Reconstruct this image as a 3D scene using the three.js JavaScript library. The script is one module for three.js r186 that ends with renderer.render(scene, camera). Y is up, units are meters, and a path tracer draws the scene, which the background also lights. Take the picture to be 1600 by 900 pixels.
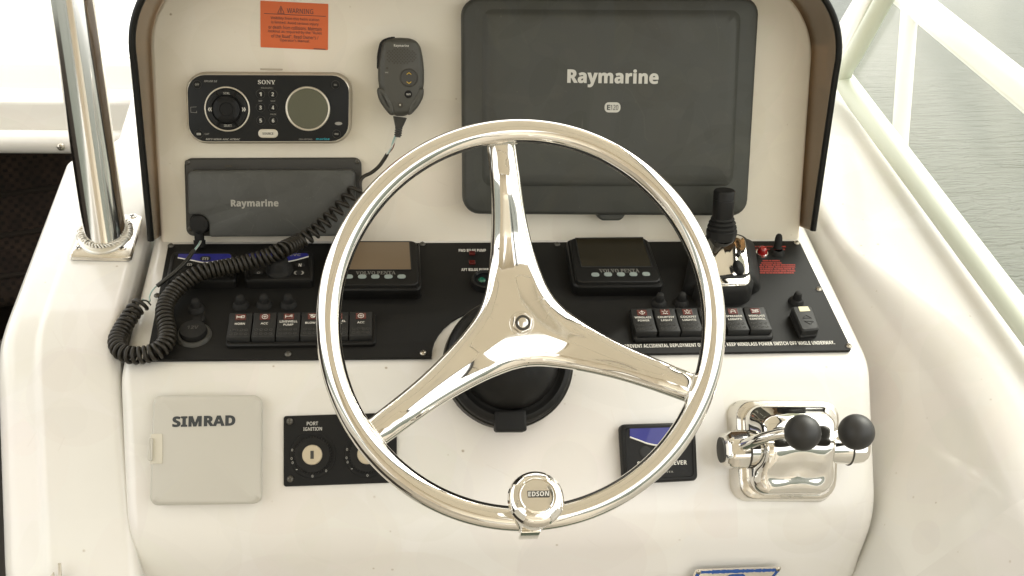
import * as THREE from 'three';
import { mergeGeometries, toCreasedNormals } from 'three/addons/utils/BufferGeometryUtils.js';
import { FontLoader } from 'three/addons/loaders/FontLoader.js';

// ---------------------------------------------------------------- camera, sky, sun, exposure
const scene = new THREE.Scene();
const FPX = 1700, EYE = new THREE.Vector3(0, 1.5, 0), RAD = Math.PI / 180;
const camera = new THREE.PerspectiveCamera(2 * Math.atan(450 / FPX) / RAD, 16 / 9, 0.05, 6000);
camera.position.copy(EYE);
camera.rotation.set(-16.75 * RAD, -6.73 * RAD, 1.43 * RAD, 'YXZ');
camera.updateMatrixWorld(true);
scene.add(camera);
const renderer = new THREE.WebGLRenderer({ antialias: true });
renderer.setSize(1024, 576);
renderer.toneMapping = THREE.LinearToneMapping;
renderer.toneMappingExposure = 2.58;
renderer.shadowMap.enabled = true;

const SUN = new THREE.Vector3(0.58, 0.78, -0.26).normalize();
{ // bright hazy overcast: warm white, brighter round the veiled sun
  const W = 512, H = 256, d = new Float32Array(W * H * 4), v = new THREE.Vector3();
  for (let y = 0; y < H; y++) for (let x = 0; x < W; x++) {
    const lat = ((y + 0.5) / H - 0.5) * Math.PI, lon = ((x + 0.5) / W - 0.5) * 2 * Math.PI;
    v.set(Math.cos(lat) * Math.cos(lon), Math.sin(lat), Math.cos(lat) * Math.sin(lon));
    const s = Math.max(0, v.dot(SUN));
    const cl = 0.06 * Math.sin(5 * v.x + 2.3 * Math.sin(4 * v.y + v.z * 3)) + 0.05 * Math.sin(9 * v.z + 3 * Math.sin(6 * v.y - 2 * v.x));
    const L = lat > 0 ? 0.95 + 0.12 * v.y + cl + 0.9 * Math.pow(s, 8) : 0.5;
    const i = (y * W + x) * 4;
    d[i] = L; d[i + 1] = L * 0.99; d[i + 2] = L * 0.955; d[i + 3] = 1;
  }
  const t = new THREE.DataTexture(d, W, H, THREE.RGBAFormat, THREE.FloatType);
  t.mapping = THREE.EquirectangularReflectionMapping; t.magFilter = THREE.LinearFilter; t.needsUpdate = true;
  scene.background = t; scene.environment = t;
}
const sun = new THREE.DirectionalLight(new THREE.Color(1, 0.97, 0.9), 1.5);
sun.position.copy(SUN).multiplyScalar(20); sun.castShadow = true; sun.shadow.radius = 64;
Object.assign(sun.shadow.camera, { left: -8, right: 8, top: 8, bottom: -8, near: 1, far: 60 });
sun.shadow.mapSize.set(2048, 2048);
scene.add(sun, sun.target);

// ---------------------------------------------------------------- frames of the boat's surfaces
const vec = (x, y, z) => new THREE.Vector3(x, y, z);
// direction in which the photograph's pixel (of 1600 x 900) looks; used to measure positions on the boat's planes
const look = (px, py) => vec(px - 800, 450 - py, -FPX).applyQuaternion(camera.quaternion);
function plane(o, tilt) {                       // tilt: how far the normal leans up from facing aft, degrees
  const t = tilt * RAD, n = vec(0, Math.sin(t), Math.cos(t)), u = vec(1, 0, 0);
  return { o, u, v: n.clone().cross(u), n };
}
function hit(pl, px, py, h = 0) {
  const d = look(px, py), t = (pl.o.clone().addScaledVector(pl.n, h).sub(EYE).dot(pl.n)) / d.dot(pl.n);
  return EYE.clone().addScaledVector(d, t);
}
const loc = (pl, px, py, h = 0) => { const q = hit(pl, px, py, h).sub(pl.o); return [q.dot(pl.u), q.dot(pl.v)]; };
const CREASE = EYE.clone().addScaledVector(look(760, 376), 1.37 / FPX);
const U = plane(CREASE, 5.1), D = plane(CREASE, 65.86);       // upright instrument wall, sloping dash
const L = plane(hit(D, 780, 572), 27);                        // lower face
const WHEEL_AT = EYE.clone().addScaledVector(look(820, 503), 1.04 / FPX), Wp = plane(WHEEL_AT, 21.5);
const up = (z) => plane(vec(0, 0, z), 0);

// ---------------------------------------------------------------- materials
const rng = (s) => () => { s = (s + 0x6d2b79f5) | 0; let t = Math.imul(s ^ (s >>> 15), 1 | s); t = (t + Math.imul(t ^ (t >>> 7), 61 | t)) ^ t; return ((t ^ (t >>> 14)) >>> 0) / 4294967296; };
const col = (r, g, b) => new THREE.Color().setRGB(r, g, b);
function noiseTex(size, metres, seed, paint, srgb = false) {
  const c = document.createElement('canvas'); c.width = c.height = size;
  paint(c.getContext('2d'), size, rng(seed));
  const t = new THREE.CanvasTexture(c);
  t.wrapS = t.wrapT = THREE.RepeatWrapping; t.repeat.set(1 / metres, 1 / metres);
  if (srgb) t.colorSpace = THREE.SRGBColorSpace;
  return t;
}
const grain = (lo, hi, n, rmin, rmax) => (g, s, r) => {       // soft blotches of grey
  g.fillStyle = `rgb(${(lo + hi) >> 1},${(lo + hi) >> 1},${(lo + hi) >> 1})`; g.fillRect(0, 0, s, s);
  for (let i = 0; i < n; i++) {
    const k = Math.round(lo + (hi - lo) * r()), x = r() * s, y = r() * s, q = rmin + (rmax - rmin) * r();
    g.fillStyle = `rgba(${k},${k},${k},0.25)`;
    for (const ox of [-s, 0, s]) for (const oy of [-s, 0, s]) { g.beginPath(); g.arc(x + ox, y + oy, q, 0, 7); g.fill(); }
  }
};
const fineBump = noiseTex(512, 0.05, 11, grain(60, 200, 9000, 0.8, 2.2));
const gelMap = noiseTex(1024, 0.9, 5, (g, s, r) => {
  g.fillStyle = 'rgb(250,250,250)'; g.fillRect(0, 0, s, s);
  for (let i = 0; i < 220; i++) { const x = r() * s, y = r() * s, q = 20 + r() * 120, k = 226 + r() * 29; g.fillStyle = `rgba(${k},${k - 2},${k - 7},0.16)`; g.beginPath(); g.arc(x, y, q, 0, 7); g.fill(); }
  for (let i = 0; i < 90; i++) { g.fillStyle = `rgba(110,88,55,${0.1 + 0.5 * r() * r()})`; g.beginPath(); g.arc(r() * s, r() * s, 0.5 + r() * 1.1, 0, 7); g.fill(); }
  for (let i = 0; i < 36; i++) { g.strokeStyle = `rgba(120,100,70,${0.02 + 0.05 * r()})`; g.lineWidth = 0.8; const x = r() * s, y = r() * s, a = r() * 6.3, l = 6 + r() * 26; g.beginPath(); g.moveTo(x, y); g.lineTo(x + Math.cos(a) * l, y + Math.sin(a) * l); g.stroke(); }
}, true);
const gelRough = noiseTex(512, 0.6, 8, grain(190, 255, 500, 8, 60));
const dustMap = noiseTex(1024, 0.55, 21, (g, s, r) => {
  g.fillStyle = 'rgb(185,185,185)'; g.fillRect(0, 0, s, s);
  for (let i = 0; i < 420; i++) { const k = 110 + r() * 145; g.fillStyle = `rgba(${k},${k * 0.97},${k * 0.9},0.1)`; g.beginPath(); g.ellipse(r() * s, r() * s, 10 + r() * 90, 8 + r() * 30, r() * 3, 0, 7); g.fill(); }
  for (let i = 0; i < 900; i++) { const k = 170 + r() * 85; g.fillStyle = `rgba(${k},${k * 0.98},${k * 0.92},${0.2 + 0.5 * r()})`; const q = 1 + r() * 1.6; g.fillRect(r() * s, r() * s, q, q); }
  for (let i = 0; i < 70; i++) { g.strokeStyle = `rgba(255,250,235,${0.05 + 0.12 * r()})`; g.lineWidth = 1 + r() * 1.5; const x = r() * s, y = r() * s, a = r() * 6.3, l = 10 + r() * 90; g.beginPath(); g.moveTo(x, y); g.quadraticCurveTo(x + Math.cos(a) * l * 0.5 + (r() - 0.5) * 24, y + Math.sin(a) * l * 0.5, x + Math.cos(a) * l, y + Math.sin(a) * l); g.stroke(); }
}, true);
const scuffMap = noiseTex(1024, 0.31, 33, (g, s, r) => {
  g.fillStyle = 'rgb(175,175,175)'; g.fillRect(0, 0, s, s);
  for (let i = 0; i < 260; i++) { const k = 130 + r() * 110; g.fillStyle = `rgba(${k},${k},${k},0.11)`; g.beginPath(); g.ellipse(r() * s, r() * s, 15 + r() * 110, 10 + r() * 50, r() * 3, 0, 7); g.fill(); }
  for (let i = 0; i < 240; i++) { g.strokeStyle = `rgba(255,255,245,${0.06 + 0.34 * r() * r()})`; g.lineWidth = 1.2 + 2.2 * r(); const x = r() * s, y = r() * s, a = r() * 6.3, l = 8 + r() * r() * 110; g.beginPath(); g.moveTo(x, y); g.quadraticCurveTo(x + Math.cos(a) * l * 0.5 + (r() - 0.5) * 20, y + Math.sin(a) * l * 0.5, x + Math.cos(a) * l, y + Math.sin(a) * l); g.stroke(); }
  for (let i = 0; i < 500; i++) { g.fillStyle = `rgba(250,250,240,${0.15 + 0.3 * r()})`; g.fillRect(r() * s, r() * s, 2 + r() * 2, 2 + r() * 2); }
}, true);
const weave = noiseTex(512, 0.16, 3, (g, s, r) => {
  g.fillStyle = 'rgb(200,185,170)'; g.fillRect(0, 0, s, s);
  for (let j = 0; j < 16; j++) for (let i = 0; i < 16; i++) { const k = r(); g.fillStyle = (i + j) % 2 ? `rgba(${70 + 60 * k},${60 + 50 * k},${50 + 40 * k},0.8)` : `rgba(${200 + 55 * k},${190 + 50 * k},${170 + 50 * k},0.8)`; g.fillRect(i * 32 + 3 + r() * 4, j * 32 + 5 + r() * 4, 20 + r() * 7, 16 + r() * 8); }
  for (let i = 0; i < 60; i++) { const k = 40 + r() * 160; g.fillStyle = `rgba(${k},${k * 0.9},${k * 0.8},0.16)`; g.beginPath(); g.arc(r() * s, r() * s, 20 + r() * 80, 0, 7); g.fill(); }
}, true);
const std = (c, rough, o = {}) => new THREE.MeshStandardMaterial({ color: col(...c), roughness: rough, ...o });
const phys = (c, rough, o = {}) => new THREE.MeshPhysicalMaterial({ color: col(...c), roughness: rough, ...o });
const M = {
  gel: phys([0.80, 0.787, 0.755], 0.42, { map: gelMap, roughnessMap: gelRough, clearcoat: 0.6, clearcoatRoughness: 0.1 }),
  gelWall: phys([0.88, 0.83, 0.715], 0.5, { map: gelMap, clearcoat: 0.35, clearcoatRoughness: 0.22 }),
  white: phys([0.88, 0.875, 0.84], 0.4, { clearcoat: 0.4, clearcoatRoughness: 0.2 }),
  liner: std([0.74, 0.685, 0.58], 0.8), bimini: phys([0.70, 0.625, 0.50], 0.9, { transmission: 0.16, thickness: 0 }),
  deck: std([0.30, 0.27, 0.22], 0.85),
  steel: std([0.80, 0.78, 0.735], 0.045, { metalness: 1 }),
  brushed: std([0.76, 0.745, 0.71], 0.13, { metalness: 1 }),
  satin: std([0.74, 0.71, 0.65], 0.2, { metalness: 1 }),
  weld: std([0.70, 0.68, 0.62], 0.42, { metalness: 1 }),
  screw: std([0.55, 0.51, 0.43], 0.3, { metalness: 1 }),
  darkScrew: std([0.12, 0.115, 0.10], 0.4, { metalness: 0.6 }),
  slot: std([0.05, 0.045, 0.035], 0.7),
  panel: phys([0.013, 0.0128, 0.0115], 0.62, { specularIntensity: 0.55, map: dustMap, bumpMap: fineBump, bumpScale: 0.00012 }),
  black: phys([0.013, 0.0128, 0.0118], 0.5, { specularIntensity: 0.6, map: dustMap }),
  rubber: phys([0.010, 0.0098, 0.009], 0.7, { specularIntensity: 0.6 }),
  key: phys([0.018, 0.0182, 0.0175], 0.55, { specularIntensity: 0.7, bumpMap: fineBump, bumpScale: 0.00005 }),
  coil: phys([0.021, 0.018, 0.013], 0.42, { specularIntensity: 0.7 }),
  cover: phys([0.125, 0.129, 0.115], 0.5, { specularIntensity: 0.6, map: dustMap, bumpMap: fineBump, bumpScale: 0.00006 }),
  scuffed: phys([0.165, 0.168, 0.155], 0.45, { specularIntensity: 0.6, map: scuffMap, bumpMap: fineBump, bumpScale: 0.00006 }),
  bezel: std([0.042, 0.041, 0.036], 0.5),
  mic: std([0.062, 0.061, 0.051], 0.5, { bumpMap: fineBump, bumpScale: 0.00008 }),
  micDark: std([0.045, 0.044, 0.038], 0.5),
  silver: std([0.62, 0.58, 0.49], 0.35, { metalness: 0.75 }),
  radioBody: std([0.44, 0.385, 0.30], 0.5),
  radioFace: phys([0.008, 0.0092, 0.0098], 0.35, { specularIntensity: 0.5 }),
  radioKey: phys([0.006, 0.0065, 0.0065], 0.45, { specularIntensity: 0.5 }),
  lcd: phys([0.075, 0.078, 0.047], 0.35, { clearcoat: 0.5, clearcoatRoughness: 0.05 }),
  screen: phys([0.022, 0.018, 0.010], 0.2, { clearcoat: 1, clearcoatRoughness: 0.14 }),
  screenPale: phys([0.16, 0.115, 0.07], 0.3, { clearcoat: 0.6, clearcoatRoughness: 0.2 }),
  greyKey: std([0.24, 0.285, 0.265], 0.6),
  blue: phys([0.016, 0.018, 0.20], 0.3, { clearcoat: 0.4 }),
  print: std([0.70, 0.68, 0.62], 0.6),
  printFaint: std([0.17, 0.165, 0.145], 0.6), printDim: std([0.30, 0.29, 0.26], 0.6),
  logo: std([0.56, 0.55, 0.50], 0.6),
  logoWorn: std([0.34, 0.33, 0.29], 0.6),
  printDark: std([0.035, 0.040, 0.042], 0.6),
  printRed: std([0.30, 0.028, 0.016], 0.6),
  printCyan: std([0.02, 0.30, 0.36], 0.6),
  yellow: std([0.55, 0.36, 0.03], 0.5),
  lens: phys([0.085, 0.010, 0.008], 0.25, { clearcoat: 0.6 }),
  amber: std([0.60, 0.55, 0.34], 0.4),
  redLamp: phys([0.30, 0.006, 0.006], 0.12, { clearcoat: 1 }),
  green: phys([0.006, 0.10, 0.06], 0.25, { clearcoat: 0.8 }),
  orange: std([0.66, 0.135, 0.035], 0.55),
  simrad: std([0.50, 0.482, 0.425], 0.5, { bumpMap: fineBump, bumpScale: 0.00004 }),
  simradPale: std([0.58, 0.55, 0.46], 0.45),
  keyFace: std([0.56, 0.49, 0.36], 0.4, { metalness: 0.35 }),
  cable: std([0.021, 0.020, 0.016], 0.5),
  wireTeal: std([0.34, 0.50, 0.47], 0.5), wireWhite: std([0.62, 0.62, 0.56], 0.5), wireRed: std([0.20, 0.05, 0.035], 0.5),
  visor: phys([0.25, 0.185, 0.12], 0.12, { transmission: 0.62, thickness: 0, clearcoat: 0.4 }),
  visorEdge: phys([0.006, 0.006, 0.005], 0.3, { specularIntensity: 0.5 }),
  vinyl: phys([0.95, 0.965, 0.92], 0.18, { transmission: 0.84, thickness: 0, ior: 1.45 }),
  frame: std([0.60, 0.64, 0.54], 0.4),
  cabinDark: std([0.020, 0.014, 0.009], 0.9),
  cushion: std([0.05, 0.034, 0.024], 0.9, { map: weave }),
  plateBlue: std([0.03, 0.10, 0.36], 0.4, { metalness: 0.4 }),
};

// ---------------------------------------------------------------- building helpers
const taken = new Map();
function numbered(name) { const n = taken.get(name) ?? 0; taken.set(name, n + 1); return n ? `${name}_${String(n).padStart(3, '0')}` : name; }
function add(parent, name, geo, mat, x = 0, y = 0, z = 0) {
  const m = new THREE.Mesh(geo, mat); m.name = name; m.position.set(x, y, z); m.castShadow = m.receiveShadow = true; parent.add(m); return m;
}
function tag(o, label, category, group) { o.userData.label = label; o.userData.category = category; if (group) o.userData.group = group; return o; }
function structure(name, geo, mat, label) { const m = add(scene, numbered(name), geo, mat); m.userData.kind = 'structure'; if (label) m.userData.label = label; return m; }
function mount(name, label, category, pl, px, py, { h = 0, rot = 0, group } = {}) {   // a thing standing on one of the boat's surfaces
  const g = new THREE.Group(); g.name = numbered(name); scene.add(g);
  g.position.copy(hit(pl, px, py, h));
  g.quaternion.setFromRotationMatrix(new THREE.Matrix4().makeBasis(pl.u, pl.v, pl.n)).multiply(new THREE.Quaternion().setFromAxisAngle(vec(0, 0, 1), rot));
  tag(g, label, category, group);
  const own = { o: g.position, u: vec(1, 0, 0).applyQuaternion(g.quaternion), v: vec(0, 1, 0).applyQuaternion(g.quaternion), n: pl.n };
  g.at = (x, y, z = 0) => loc(own, x, y, z);
  g.mm = (x0, x1, y, z = 0) => Math.abs(g.at(x1, y, z)[0] - g.at(x0, y, z)[0]);
  return g;
}
const free = (name, label, category, p, group) => { const g = new THREE.Group(); g.name = numbered(name); g.position.copy(p); scene.add(g); return tag(g, label, category, group); };
function rpoly(pts, r) {                        // polygon with rounded corners
  const s = new THREE.Shape(), n = pts.length;
  pts.forEach((p, i) => {
    const a = pts[(i + n - 1) % n], b = pts[(i + 1) % n], q = Array.isArray(r) ? r[i] : r;
    const la = Math.hypot(a[0] - p[0], a[1] - p[1]), lb = Math.hypot(b[0] - p[0], b[1] - p[1]), k = Math.min(q, la * 0.49, lb * 0.49);
    const s0 = [p[0] + (a[0] - p[0]) / la * k, p[1] + (a[1] - p[1]) / la * k], s1 = [p[0] + (b[0] - p[0]) / lb * k, p[1] + (b[1] - p[1]) / lb * k];
    i ? s.lineTo(...s0) : s.moveTo(...s0);
    const c0 = [s0[0] + (p[0] - s0[0]) * 0.55, s0[1] + (p[1] - s0[1]) * 0.55], c1 = [s1[0] + (p[0] - s1[0]) * 0.55, s1[1] + (p[1] - s1[1]) * 0.55];
    if (k > 0) s.bezierCurveTo(...c0, ...c1, ...s1);
  });
  s.closePath(); return s;
}
const box4 = (x, y, w, h) => [[x - w / 2, y - h / 2], [x + w / 2, y - h / 2], [x + w / 2, y + h / 2], [x - w / 2, y + h / 2]];
const rrect = (w, h, r, x = 0, y = 0) => rpoly(box4(x, y, w, h), r);
const disc = (r) => { const s = new THREE.Shape(); s.absarc(0, 0, r, 0, Math.PI * 2); return s; };
function slab(shape, d, b = 0, seg = 3, curve = 6) {          // from z = 0 to z = d, its outline kept, rim rounded by b
  const g = new THREE.ExtrudeGeometry(shape, { depth: Math.max(1e-5, d - 2 * b), bevelEnabled: b > 0, bevelThickness: b, bevelSize: b, bevelOffset: -b, bevelSegments: seg, curveSegments: curve });
  g.translate(0, 0, b); return toCreasedNormals(g, 0.7);
}
const lathe = (pts, seg = 40) => { const g = new THREE.LatheGeometry(pts.map((p) => new THREE.Vector2(Math.max(1e-6, p[0]), p[1])), seg); g.rotateX(Math.PI / 2); return toCreasedNormals(g, 0.75); };   // profile [radius, height]
const tube = (pts, r, n = 40, seg = 10, closed = false) => new THREE.TubeGeometry(new THREE.CatmullRomCurve3(pts, closed), n, r, seg, closed);
function ringPts(c, r, n = 7) {                 // outline of a four-cornered shape with rounded corners, n points a corner
  const out = [];
  for (let i = 0; i < 4; i++) {
    const p = c[i], a = c[(i + 3) % 4], b = c[(i + 1) % 4], la = Math.hypot(a[0] - p[0], a[1] - p[1]), lb = Math.hypot(b[0] - p[0], b[1] - p[1]);
    const k = Math.min(r, la * 0.49, lb * 0.49), ua = [(a[0] - p[0]) / la, (a[1] - p[1]) / la], ub = [(b[0] - p[0]) / lb, (b[1] - p[1]) / lb];
    for (let j = 0; j < n; j++) {
      const t = j / (n - 1) * Math.PI / 2, x = 1 - Math.sin(t), y = 1 - Math.cos(t);
      out.push([p[0] + k * (ua[0] * x + ub[0] * y), p[1] + k * (ua[1] * x + ub[1] * y)]);
    }
  }
  return out;
}
const inset = (c, d) => { const m = [0, 1].map((k) => c.reduce((s, p) => s + p[k], 0) / 4); return c.map((p) => [p[0] - Math.sign(p[0] - m[0]) * d, p[1] - Math.sign(p[1] - m[1]) * d]); };
function rings(list, crease = 0.6, n = 7, warp = null) {     // list of [corners, corner radius, z], skinned and capped
  const pos = [], uv = [], idx = [], N = 4 * n;
  for (const [c, r, z] of list) for (const p of ringPts(c, r, n)) { pos.push(p[0], p[1], z); uv.push(p[0], p[1] + z); }
  for (let k = 0; k + 1 < list.length; k++) for (let i = 0; i < N; i++) { const a = k * N + i, b = k * N + (i + 1) % N; idx.push(a, b, a + N, b, b + N, a + N); }
  const last = (list.length - 1) * N, mid = pos.length / 3, c = list[list.length - 1][0];
  const m = [0, 1].map((k) => c.reduce((s, p) => s + p[k], 0) / 4);
  pos.push(m[0], m[1], list[list.length - 1][2]); uv.push(...m);
  for (let i = 0; i < N; i++) idx.push(last + i, last + (i + 1) % N, mid);
  if (warp) for (let i = 0; i < pos.length; i += 3) { const k = Math.min(list.length - 1, Math.floor(i / 3 / N)); pos[i + 2] += warp(pos[i], pos[i + 1], k); }
  const g = new THREE.BufferGeometry(); g.setAttribute('position', new THREE.Float32BufferAttribute(pos, 3)); g.setAttribute('uv', new THREE.Float32BufferAttribute(uv, 2)); g.setIndex(idx);
  return toCreasedNormals(g, crease);
}
function grid(rows, flip = false) {             // a sheet through rows of points, uv in metres
  const R = rows.length, C = rows[0].length, pos = [], uv = [], idx = [];
  let v = 0;
  rows.forEach((row, j) => {
    if (j) v += row[C >> 1].distanceTo(rows[j - 1][C >> 1]);
    let u = 0; row.forEach((p, i) => { if (i) u += p.distanceTo(row[i - 1]); pos.push(p.x, p.y, p.z); uv.push(u, v); });
  });
  for (let j = 0; j + 1 < R; j++) for (let i = 0; i + 1 < C; i++) { const a = j * C + i, b = a + 1, c = a + C, d = c + 1; flip ? idx.push(a, b, c, b, d, c) : idx.push(a, c, b, b, c, d); }
  const g = new THREE.BufferGeometry(); g.setAttribute('position', new THREE.Float32BufferAttribute(pos, 3)); g.setAttribute('uv', new THREE.Float32BufferAttribute(uv, 2)); g.setIndex(idx);
  g.computeVertexNormals(); return g;
}
function bent(pts, radii, n = 10) {             // a path through pts (2-D) whose corners are rounded
  const out = [];
  pts.forEach((p, i) => {
    if (!i || i === pts.length - 1) { out.push(p); return; }
    const a = pts[i - 1], b = pts[i + 1], la = Math.hypot(a[0] - p[0], a[1] - p[1]), lb = Math.hypot(b[0] - p[0], b[1] - p[1]), k = Math.min(radii[i - 1], la * 0.5, lb * 0.5);
    for (let j = 0; j <= n; j++) {
      const t = j / n, A = [p[0] + (a[0] - p[0]) / la * k, p[1] + (a[1] - p[1]) / la * k], B = [p[0] + (b[0] - p[0]) / lb * k, p[1] + (b[1] - p[1]) / lb * k];
      out.push([0, 1].map((q) => (1 - t) * (1 - t) * A[q] + 2 * t * (1 - t) * p[q] + t * t * B[q]));
    }
  });
  return out;
}
function dense(path, step) { const out = [path[0]]; for (let i = 1; i < path.length; i++) { const a = path[i - 1], b = path[i], n = Math.max(1, Math.round(Math.hypot(b[0] - a[0], b[1] - a[1]) / step)); for (let j = 1; j <= n; j++) out.push([a[0] + (b[0] - a[0]) * j / n, a[1] + (b[1] - a[1]) * j / n]); } return out; }
const fontOf = async (n) => new FontLoader().loadAsync(`fonts/droid/${n}.typeface.json`);
const F = { bold: await fontOf('droid_sans_bold'), sans: await fontOf('droid_sans_regular'), serif: await fontOf('droid_serif_bold') };
// printed lettering, a film 0.15 mm thick, fitted to a width (and to a height where one is given)
function letters(parent, str, x, y, z, w, h, mat, font = F.bold, { slant = 0, name = 'lettering', rot = 0, heavy = 0 } = {}) {
  const g = new THREE.ExtrudeGeometry(font.generateShapes(str, 1), { depth: 0.00015, bevelEnabled: heavy > 0, bevelSize: heavy, bevelThickness: 0, bevelSegments: 1, curveSegments: 3 });
  g.computeBoundingBox(); const b = g.boundingBox, sx = w / (b.max.x - b.min.x), sy = h ? h / (b.max.y - b.min.y) : sx;
  g.translate(-(b.max.x + b.min.x) / 2, -(b.max.y + b.min.y) / 2, 0); g.scale(sx, sy, 1);
  if (slant) g.applyMatrix4(new THREE.Matrix4().makeShear(0, 0, slant, 0, 0, 0));
  const m = add(parent, name, g, mat, x, y, z); m.rotation.z = rot; return m;
}
function lettersPx(g, str, x0, y0, x1, y1, z, mat, font, o) {  // lettering that fills the box measured in the photograph
  const a = g.at(x0, y1, z), b = g.at(x1, y0, z);
  return letters(g, str, (a[0] + b[0]) / 2, (a[1] + b[1]) / 2, z, b[0] - a[0], b[1] - a[1], mat, font, o);
}
const screwHead = lathe([[0.0001, 0.9], [0.45, 0.82], [0.8, 0.55], [1, 0.12], [1, 0]], 18);
const crossSlot = mergeGeometries([new THREE.BoxGeometry(1.1, 0.24, 0.4), new THREE.BoxGeometry(0.24, 1.1, 0.4)]).translate(0, 0, 0.74);
const r0 = rng(77);
function screw(parent, x, y, z, r, mat = M.screw) {
  const s = add(parent, 'screw', screwHead, mat, x, y, z); s.scale.set(r, r, r * 0.75); s.rotation.z = r0() * 3;
  const c = add(s, 'slot', crossSlot, M.slot); return s;
}
const px2 = (g, list, z = 0) => list.map(([x, y]) => g.at(x, y, z));

// ---------------------------------------------------------------- the helm console
const yz = (pl, v, h = 0) => { const p = pl.o.clone().addScaledVector(pl.v, v).addScaledVector(pl.n, h); return [p.y, p.z]; };
function profileBody(path, xl, xr, rl, rr, deep = 0.3, bevel = null) {       // a moulded body: a profile in y-z carried from xl to xr, its sides rounded
  const rows = path.map((p, i) => {
    const a = path[Math.max(0, i - 1)], b = path[Math.min(path.length - 1, i + 1)], ty = b[0] - a[0], tz = b[1] - a[1], l = Math.hypot(ty, tz);
    let n = [tz / l, -ty / l]; if (n[1] < 0 && n[0] < 0) n = [-n[0], -n[1]];
    const L0 = xl(p), R0 = xr(p), row = [], put = (x, d) => { if (bevel) d += bevel[1] * (1 - THREE.MathUtils.smoothstep(x - L0, bevel[0] * 0.86, bevel[0] * 1.06)) * (0.35 + 0.65 * (1 - Math.min(1, (x - L0) / bevel[0]))); row.push(vec(x, p[0] - n[0] * d, p[1] - n[1] * d)); };
    put(L0, deep); put(L0, deep * 0.5); put(L0, rl * 1.3);
    for (let k = 0; k <= 8; k++) { const t = k / 8 * Math.PI / 2; put(L0 + rl * (1 - Math.cos(t)), rl * (1 - Math.sin(t))); }
    for (let k = 1; k < 40; k++) put(L0 + rl + (R0 - rr - L0 - rl) * k / 40, 0);
    for (let k = 8; k >= 0; k--) { const t = k / 8 * Math.PI / 2; put(R0 - rr * (1 - Math.cos(t)), rr * (1 - Math.sin(t))); }
    put(R0, rr * 1.3); put(R0, deep * 0.5); put(R0, deep);
    return row;
  });
  return grid(rows);
}
{
  const c = free('helm_console', 'cream moulded helm console carrying the steering wheel and the black dash', 'helm console', vec(0, 0, 0));
  const foot = yz(L, -0.178), path = dense(bent([yz(D, 0.05), yz(L, 0), foot, [foot[0] - 0.58, foot[1] - 0.16]], [0.024, 0.035]), 0.03);
  const s = (p) => THREE.MathUtils.clamp((yz(L, 0)[0] - p[0]) / 0.16, 0, 1.4);
  add(c, 'console_body', profileBody(path, (p) => L.o.x - 0.407 + 0.013 * s(p), (p) => L.o.x + 0.4335 - 0.008 * s(p), 0.014, 0.02, 0.25), M.gel);
  // upright wall with its arched top
  const x0 = -0.398, x1 = 0.409, top = 0.327, r = 0.097, sh = new THREE.Shape();
  sh.moveTo(x0, -0.03); sh.lineTo(x1, -0.03); sh.lineTo(x1, top - r); sh.absarc(x1 - r, top - r, r, 0, Math.PI / 2); sh.lineTo(x0 + r, top); sh.absarc(x0 + r, top - r, r, Math.PI / 2, Math.PI); sh.lineTo(x0, -0.03);
  const w = add(c, 'instrument_wall', slab(sh, 0.12, 0.004, 3, 16).translate(0, 0, -0.12), M.gelWall);
  w.position.copy(U.o); w.quaternion.setFromRotationMatrix(new THREE.Matrix4().makeBasis(U.u, U.v, U.n));
  // smoked visor round it
  const v = tag(new THREE.Group(), 'smoked brown visor hood arching round the upright instrument wall', 'visor'); v.name = 'visor_hood'; scene.add(v);
  v.position.copy(U.o); v.quaternion.copy(w.quaternion);
  const arc = [], q = 0.002, xa = x0 - q, xb = x1 + q, tp = top + q, rr = r + q;
  for (let k = 0; k <= 14; k++) arc.push([xa, 0.006 + (tp - rr - 0.006) * k / 14]);
  for (let k = 1; k <= 14; k++) { const t = Math.PI - k / 14 * Math.PI / 2; arc.push([xa + rr + rr * Math.cos(t), tp - rr + rr * Math.sin(t)]); }
  for (let k = 1; k <= 14; k++) arc.push([xa + rr + (xb - xa - 2 * rr) * k / 14, tp]);
  for (let k = 1; k <= 14; k++) { const t = Math.PI / 2 - k / 14 * Math.PI / 2; arc.push([xb - rr + rr * Math.cos(t), tp - rr + rr * Math.sin(t)]); }
  for (let k = 1; k <= 14; k++) arc.push([xb, tp - rr + (0.016 - tp + rr) * k / 14]);
  const nrm = arc.map((p, i) => { const a = arc[Math.max(0, i - 1)], b = arc[Math.min(arc.length - 1, i + 1)], l = Math.hypot(b[0] - a[0], b[1] - a[1]); return [-(b[1] - a[1]) / l, (b[0] - a[0]) / l]; });
  const H = (p) => 0.025 + 0.042 * Math.min(1, p[1] / 0.23) + 0.012 * THREE.MathUtils.smoothstep(p[1], 0.2, 0.33);
  const rows = [], rim = [];
  arc.forEach((p, i) => {
    const h = H(p), n = nrm[i], at = (o, z) => vec(p[0] + n[0] * o, p[1] + n[1] * o, z);
    rows.push([at(0, -0.03), at(0, h * 0.33), at(0.001, h * 0.66), at(0.002, h), at(0.006, h), at(0.005, h * 0.6), at(0.004, -0.03)]);
    rim.push(at(0.004, h));
  });
  add(v, 'smoked_sheet', toCreasedNormals(grid(rows), 0.8), M.visor);
  add(v, 'edge_trim', tube(rim, 0.0042, 160, 8), M.visorEdge);
}
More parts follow.
